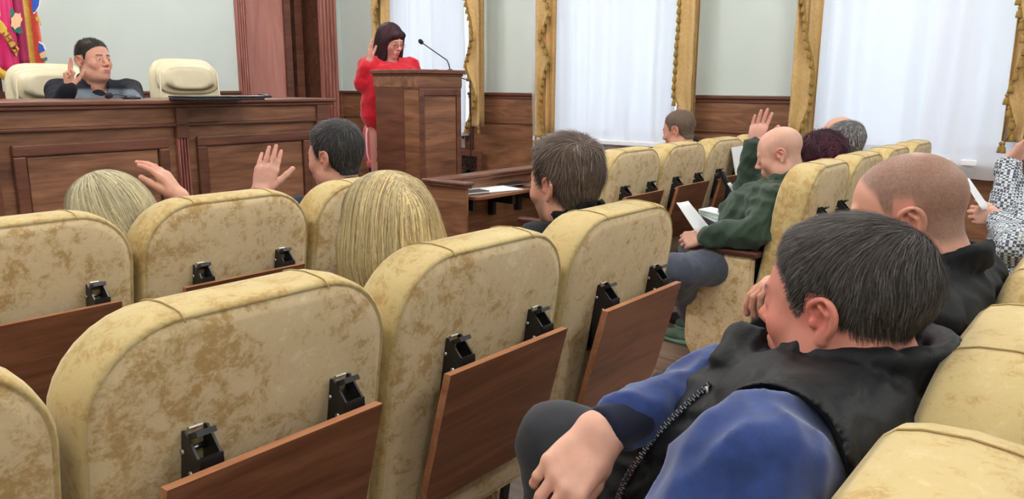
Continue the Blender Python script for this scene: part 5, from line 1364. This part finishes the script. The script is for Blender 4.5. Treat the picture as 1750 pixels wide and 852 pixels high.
B_ = torso(J, .010, .09); limbs(B_, J, .006, wend=.055, arms=(0,), ra=(.072, .066, .060, .044)); limbs(B_, J, .006, wend=.06, arms=(1,), ra=(.066, .050, .044, .034)); B_.ell(nb*.40+J['pv']*.60+bf*.10, (.175, .15, .17), .08, R=np.stack([J['r'], bf, Z], 1))
hole4 = SDF().cap(nb-Z*.03+bf*.012, p.c, .070, .066, k=.01)
garment(p, 'sweatshirt', B_, M['sweat'], .006, .008, 36, 31, cuts=[lambda P: -hole4(P)], label='royal blue sweatshirt')
for i in (0, 1):
    e0, w0 = J['el'][i], J['wr'][i]; dr = unit(w0-e0); q = SDF().cap(w0-dr*.085, w0-dr*.022, .040 if i else .048, .035 if i else .042, k=.01)
    garment(p, 'cuff', q, M['cuff'], .006, .001, 60, 33, cuts=[lambda P, w0=w0, dr=dr: (P-w0)@dr+.014], label='navy ribbed cuff')
# vest: torso shell without the arms, open at the front
Vt = torso(J, .034, .09); Vt.ell(nb*.40+J['pv']*.60+bf*.10, (.198, .172, .19), .08, R=np.stack([J['r'], bf, Z], 1))
ringcollar(Vt, nb+Z*.030+bf*.012, np.stack([J['r'], bf, Z], 1), .096, .104, .017, .05, .45, .050)
Vt.chain([un(1248, 622, D=1.17), un(1275, 585, D=1.20), un(1305, 568, D=1.24)], .030, .02); Vt.cap(un(1290, 620, D=1.18), un(1320, 600, D=1.22), .03, k=.02)
armh = SDF()
for i in (0, 1):
    s0, e0 = J['sh'][i], J['el'][i]; dr = unit(e0-s0); out = J['r']*(-1 if i == 0 else 1); armh.cap(s0+out*.0, s0+out*.3, .098, .14, k=.02); armh.cap(s0+dr*.05, e0, .066, .06, k=.02)
def vcuts(P):
    q = P-nb; u = q@J['r']; f_ = q@bf; z_ = q[:, 2]
    op = np.minimum(.03+.20*np.clip(-z_-.04, 0, 1), .10)      # opening widens downwards
    front = np.minimum(op-np.abs(u-.03), f_-.02)              # inside opening and in front
    return front
def quilt(P, v_):
    q = P-nb; s_ = -q[:, 2]+.15*np.abs(q@J['r'])-.25*(q@bf); t = s_/.062; t = t-np.round(t); fd_ = sstep(-q[:, 2], -.045, -.015); return v_+fd_*(.011*np.exp(-(t*.062/.009)**2)-.003*np.cos(2*math.pi*t))
garment(p, 'vest', Vt, M['vest'], .0055, .0035, 60, 41, cuts=[lambda P: -hole4(P), vcuts, lambda P: -armh(P), lambda P: -(P[:, 2]-J['pv'][2]-.02)], extra=quilt, label='black quilted puffer vest')
VEST = p; VB = Vt
# zip: teeth along the open edge of the vest
zp = [march(Vt, a, b, .3, 3) for a, b in ((1214, 655), (1186, 678), (1150, 712), (1118, 746), (1092, 782), (1070, 815), (1056, 852), (1046, 890))]
def resample(pts, st):
    pts = G(pts); L_ = np.r_[0, np.cumsum(np.linalg.norm(np.diff(pts, axis=0), axis=1))]; t = np.arange(0, L_[-1], st); return np.stack([np.interp(t, L_, pts[:, i]) for i in range(3)], 1)
zr = resample(zp, .0042); toCam = unit(CAM-zr.mean(0)); q = MB()
for i in range(1, len(zr)-1):
    t_ = unit(zr[i+1]-zr[i-1]); s_ = unit(np.cross(t_, toCam)); q.obox(zr[i]-p.base+toCam*.006+s_*(.0012 if i % 2 else -.0012), s_*.0028, t_*.0011, np.cross(s_, t_)*.0014)
zt_ = q.build('zip', M['zip'], p.root); zt_['kind'] = 'stuff'
MB().tube([x_-p.base+toCam*.003 for x_ in zr[::6]], .0045, 6).build('zip_tape', M['cuff'], p.root)
pl = zr[2]-p.base+toCam*.012; MB().tube([pl, pl+G([0, 0, -.012])+r_*.003, pl+G([0, 0, -.030])+r_*.006], [.003, .0022, .003], 6).build('zip_pull', M['zip'], p.root)

# ------------------------------------------------------------------ papers and small things in hands and on laps
def sheet(name, cs, label, mt=None, th=.0012, cat='paper', parent=None):
    a = [G(x_) for x_ in cs]; n = unit(np.cross(a[1]-a[0], a[3]-a[0])); c_ = sum(a)/4; P = []
    for j in np.linspace(0, 1, 7): P.append([(a[0]*(1-i)+a[1]*i)*(1-j)+(a[3]*(1-i)+a[2]*i)*j+n*.012*math.sin(math.pi*i)*.6-c_ for i in np.linspace(0, 1, 7)])
    o = MB().grid(G(P)).build(name, mt or M['paper'], parent, tuple(c_), solid=th)
    if not parent: tag(o, label, cat)
    return o
sheet('paper_sheet', [un(1156, 346, D=3.50), un(1176, 343, D=3.60), un(1216, 392, D=3.68), un(1190, 398, D=3.52)], 'white sheet of paper held by the man in green')
sheet('paper_sheet', [un(1243, 313, D=3.95), un(1248, 311, D=4.05), un(1264, 333, D=4.05), un(1258, 336, D=3.95)], 'folded white slip sticking up beyond the green sleeve')
sheet('paper_sheet', [un(1646, 307, D=3.18), un(1656, 304, D=3.3), un(1692, 356, D=3.32), un(1678, 358, D=3.2)], 'white sheet of paper held by the person in the checked shirt')
st_ = un(1226, 372, D=3.78); e = empty('paper_stack', tuple(st_), 'small stack of mint and white leaflets on the lap of the man in green', 'leaflets')
for k in range(5):
    s_ = MB().box((-.055, -.075, k*.007), (.055, .075, k*.007+.005)).build('leaflet', M['green_paper'] if k % 2 else M['paper'], e); s_.rotation_euler = (.1, 0, -.6+.12*k)
# brochure and black bag on the tablet of a chair in the row behind the barrier
tb = CH['Br2'].location; bx, by = tb.x+.10, tb.y+yb_(.8)-.062
e = empty('brochure', (bx, by, .80), 'colour-printed brochure leaning on a folded chair tablet', 'brochure')
o_ = MB().obox((0, .0, .075), (.09, 0, 0), (0, .003, .001), (0, .02, .085)).build('cover', M['paper'], e); MB().obox((0, -.006, .05), (.085, 0, 0), (0, .001, 0), (0, .012, .045)).build('printed_picture', M['print'], e)
M['bag'] = cloth('black bag fabric', srgb(20, 21, 24), .7, 300, .2)
e = empty('shoulder_bag', (tb.x-.20, tb.y-.06, .52), 'black shoulder bag strap hanging over a folded chair tablet', 'bag')
MB().tube([(.02, .06, .28), (-.02, .0, .30), (-.03, -.05, .22), (-.025, -.03, .05), (0, .0, -.02)], [.012, .018, .018, .016, .012], 8).build('strap', M['bag'], e)
pad(MB(), .07, .05, (-.01, -.0, -.05), .05, 0, .6).build('pouch', M['bag'], e)
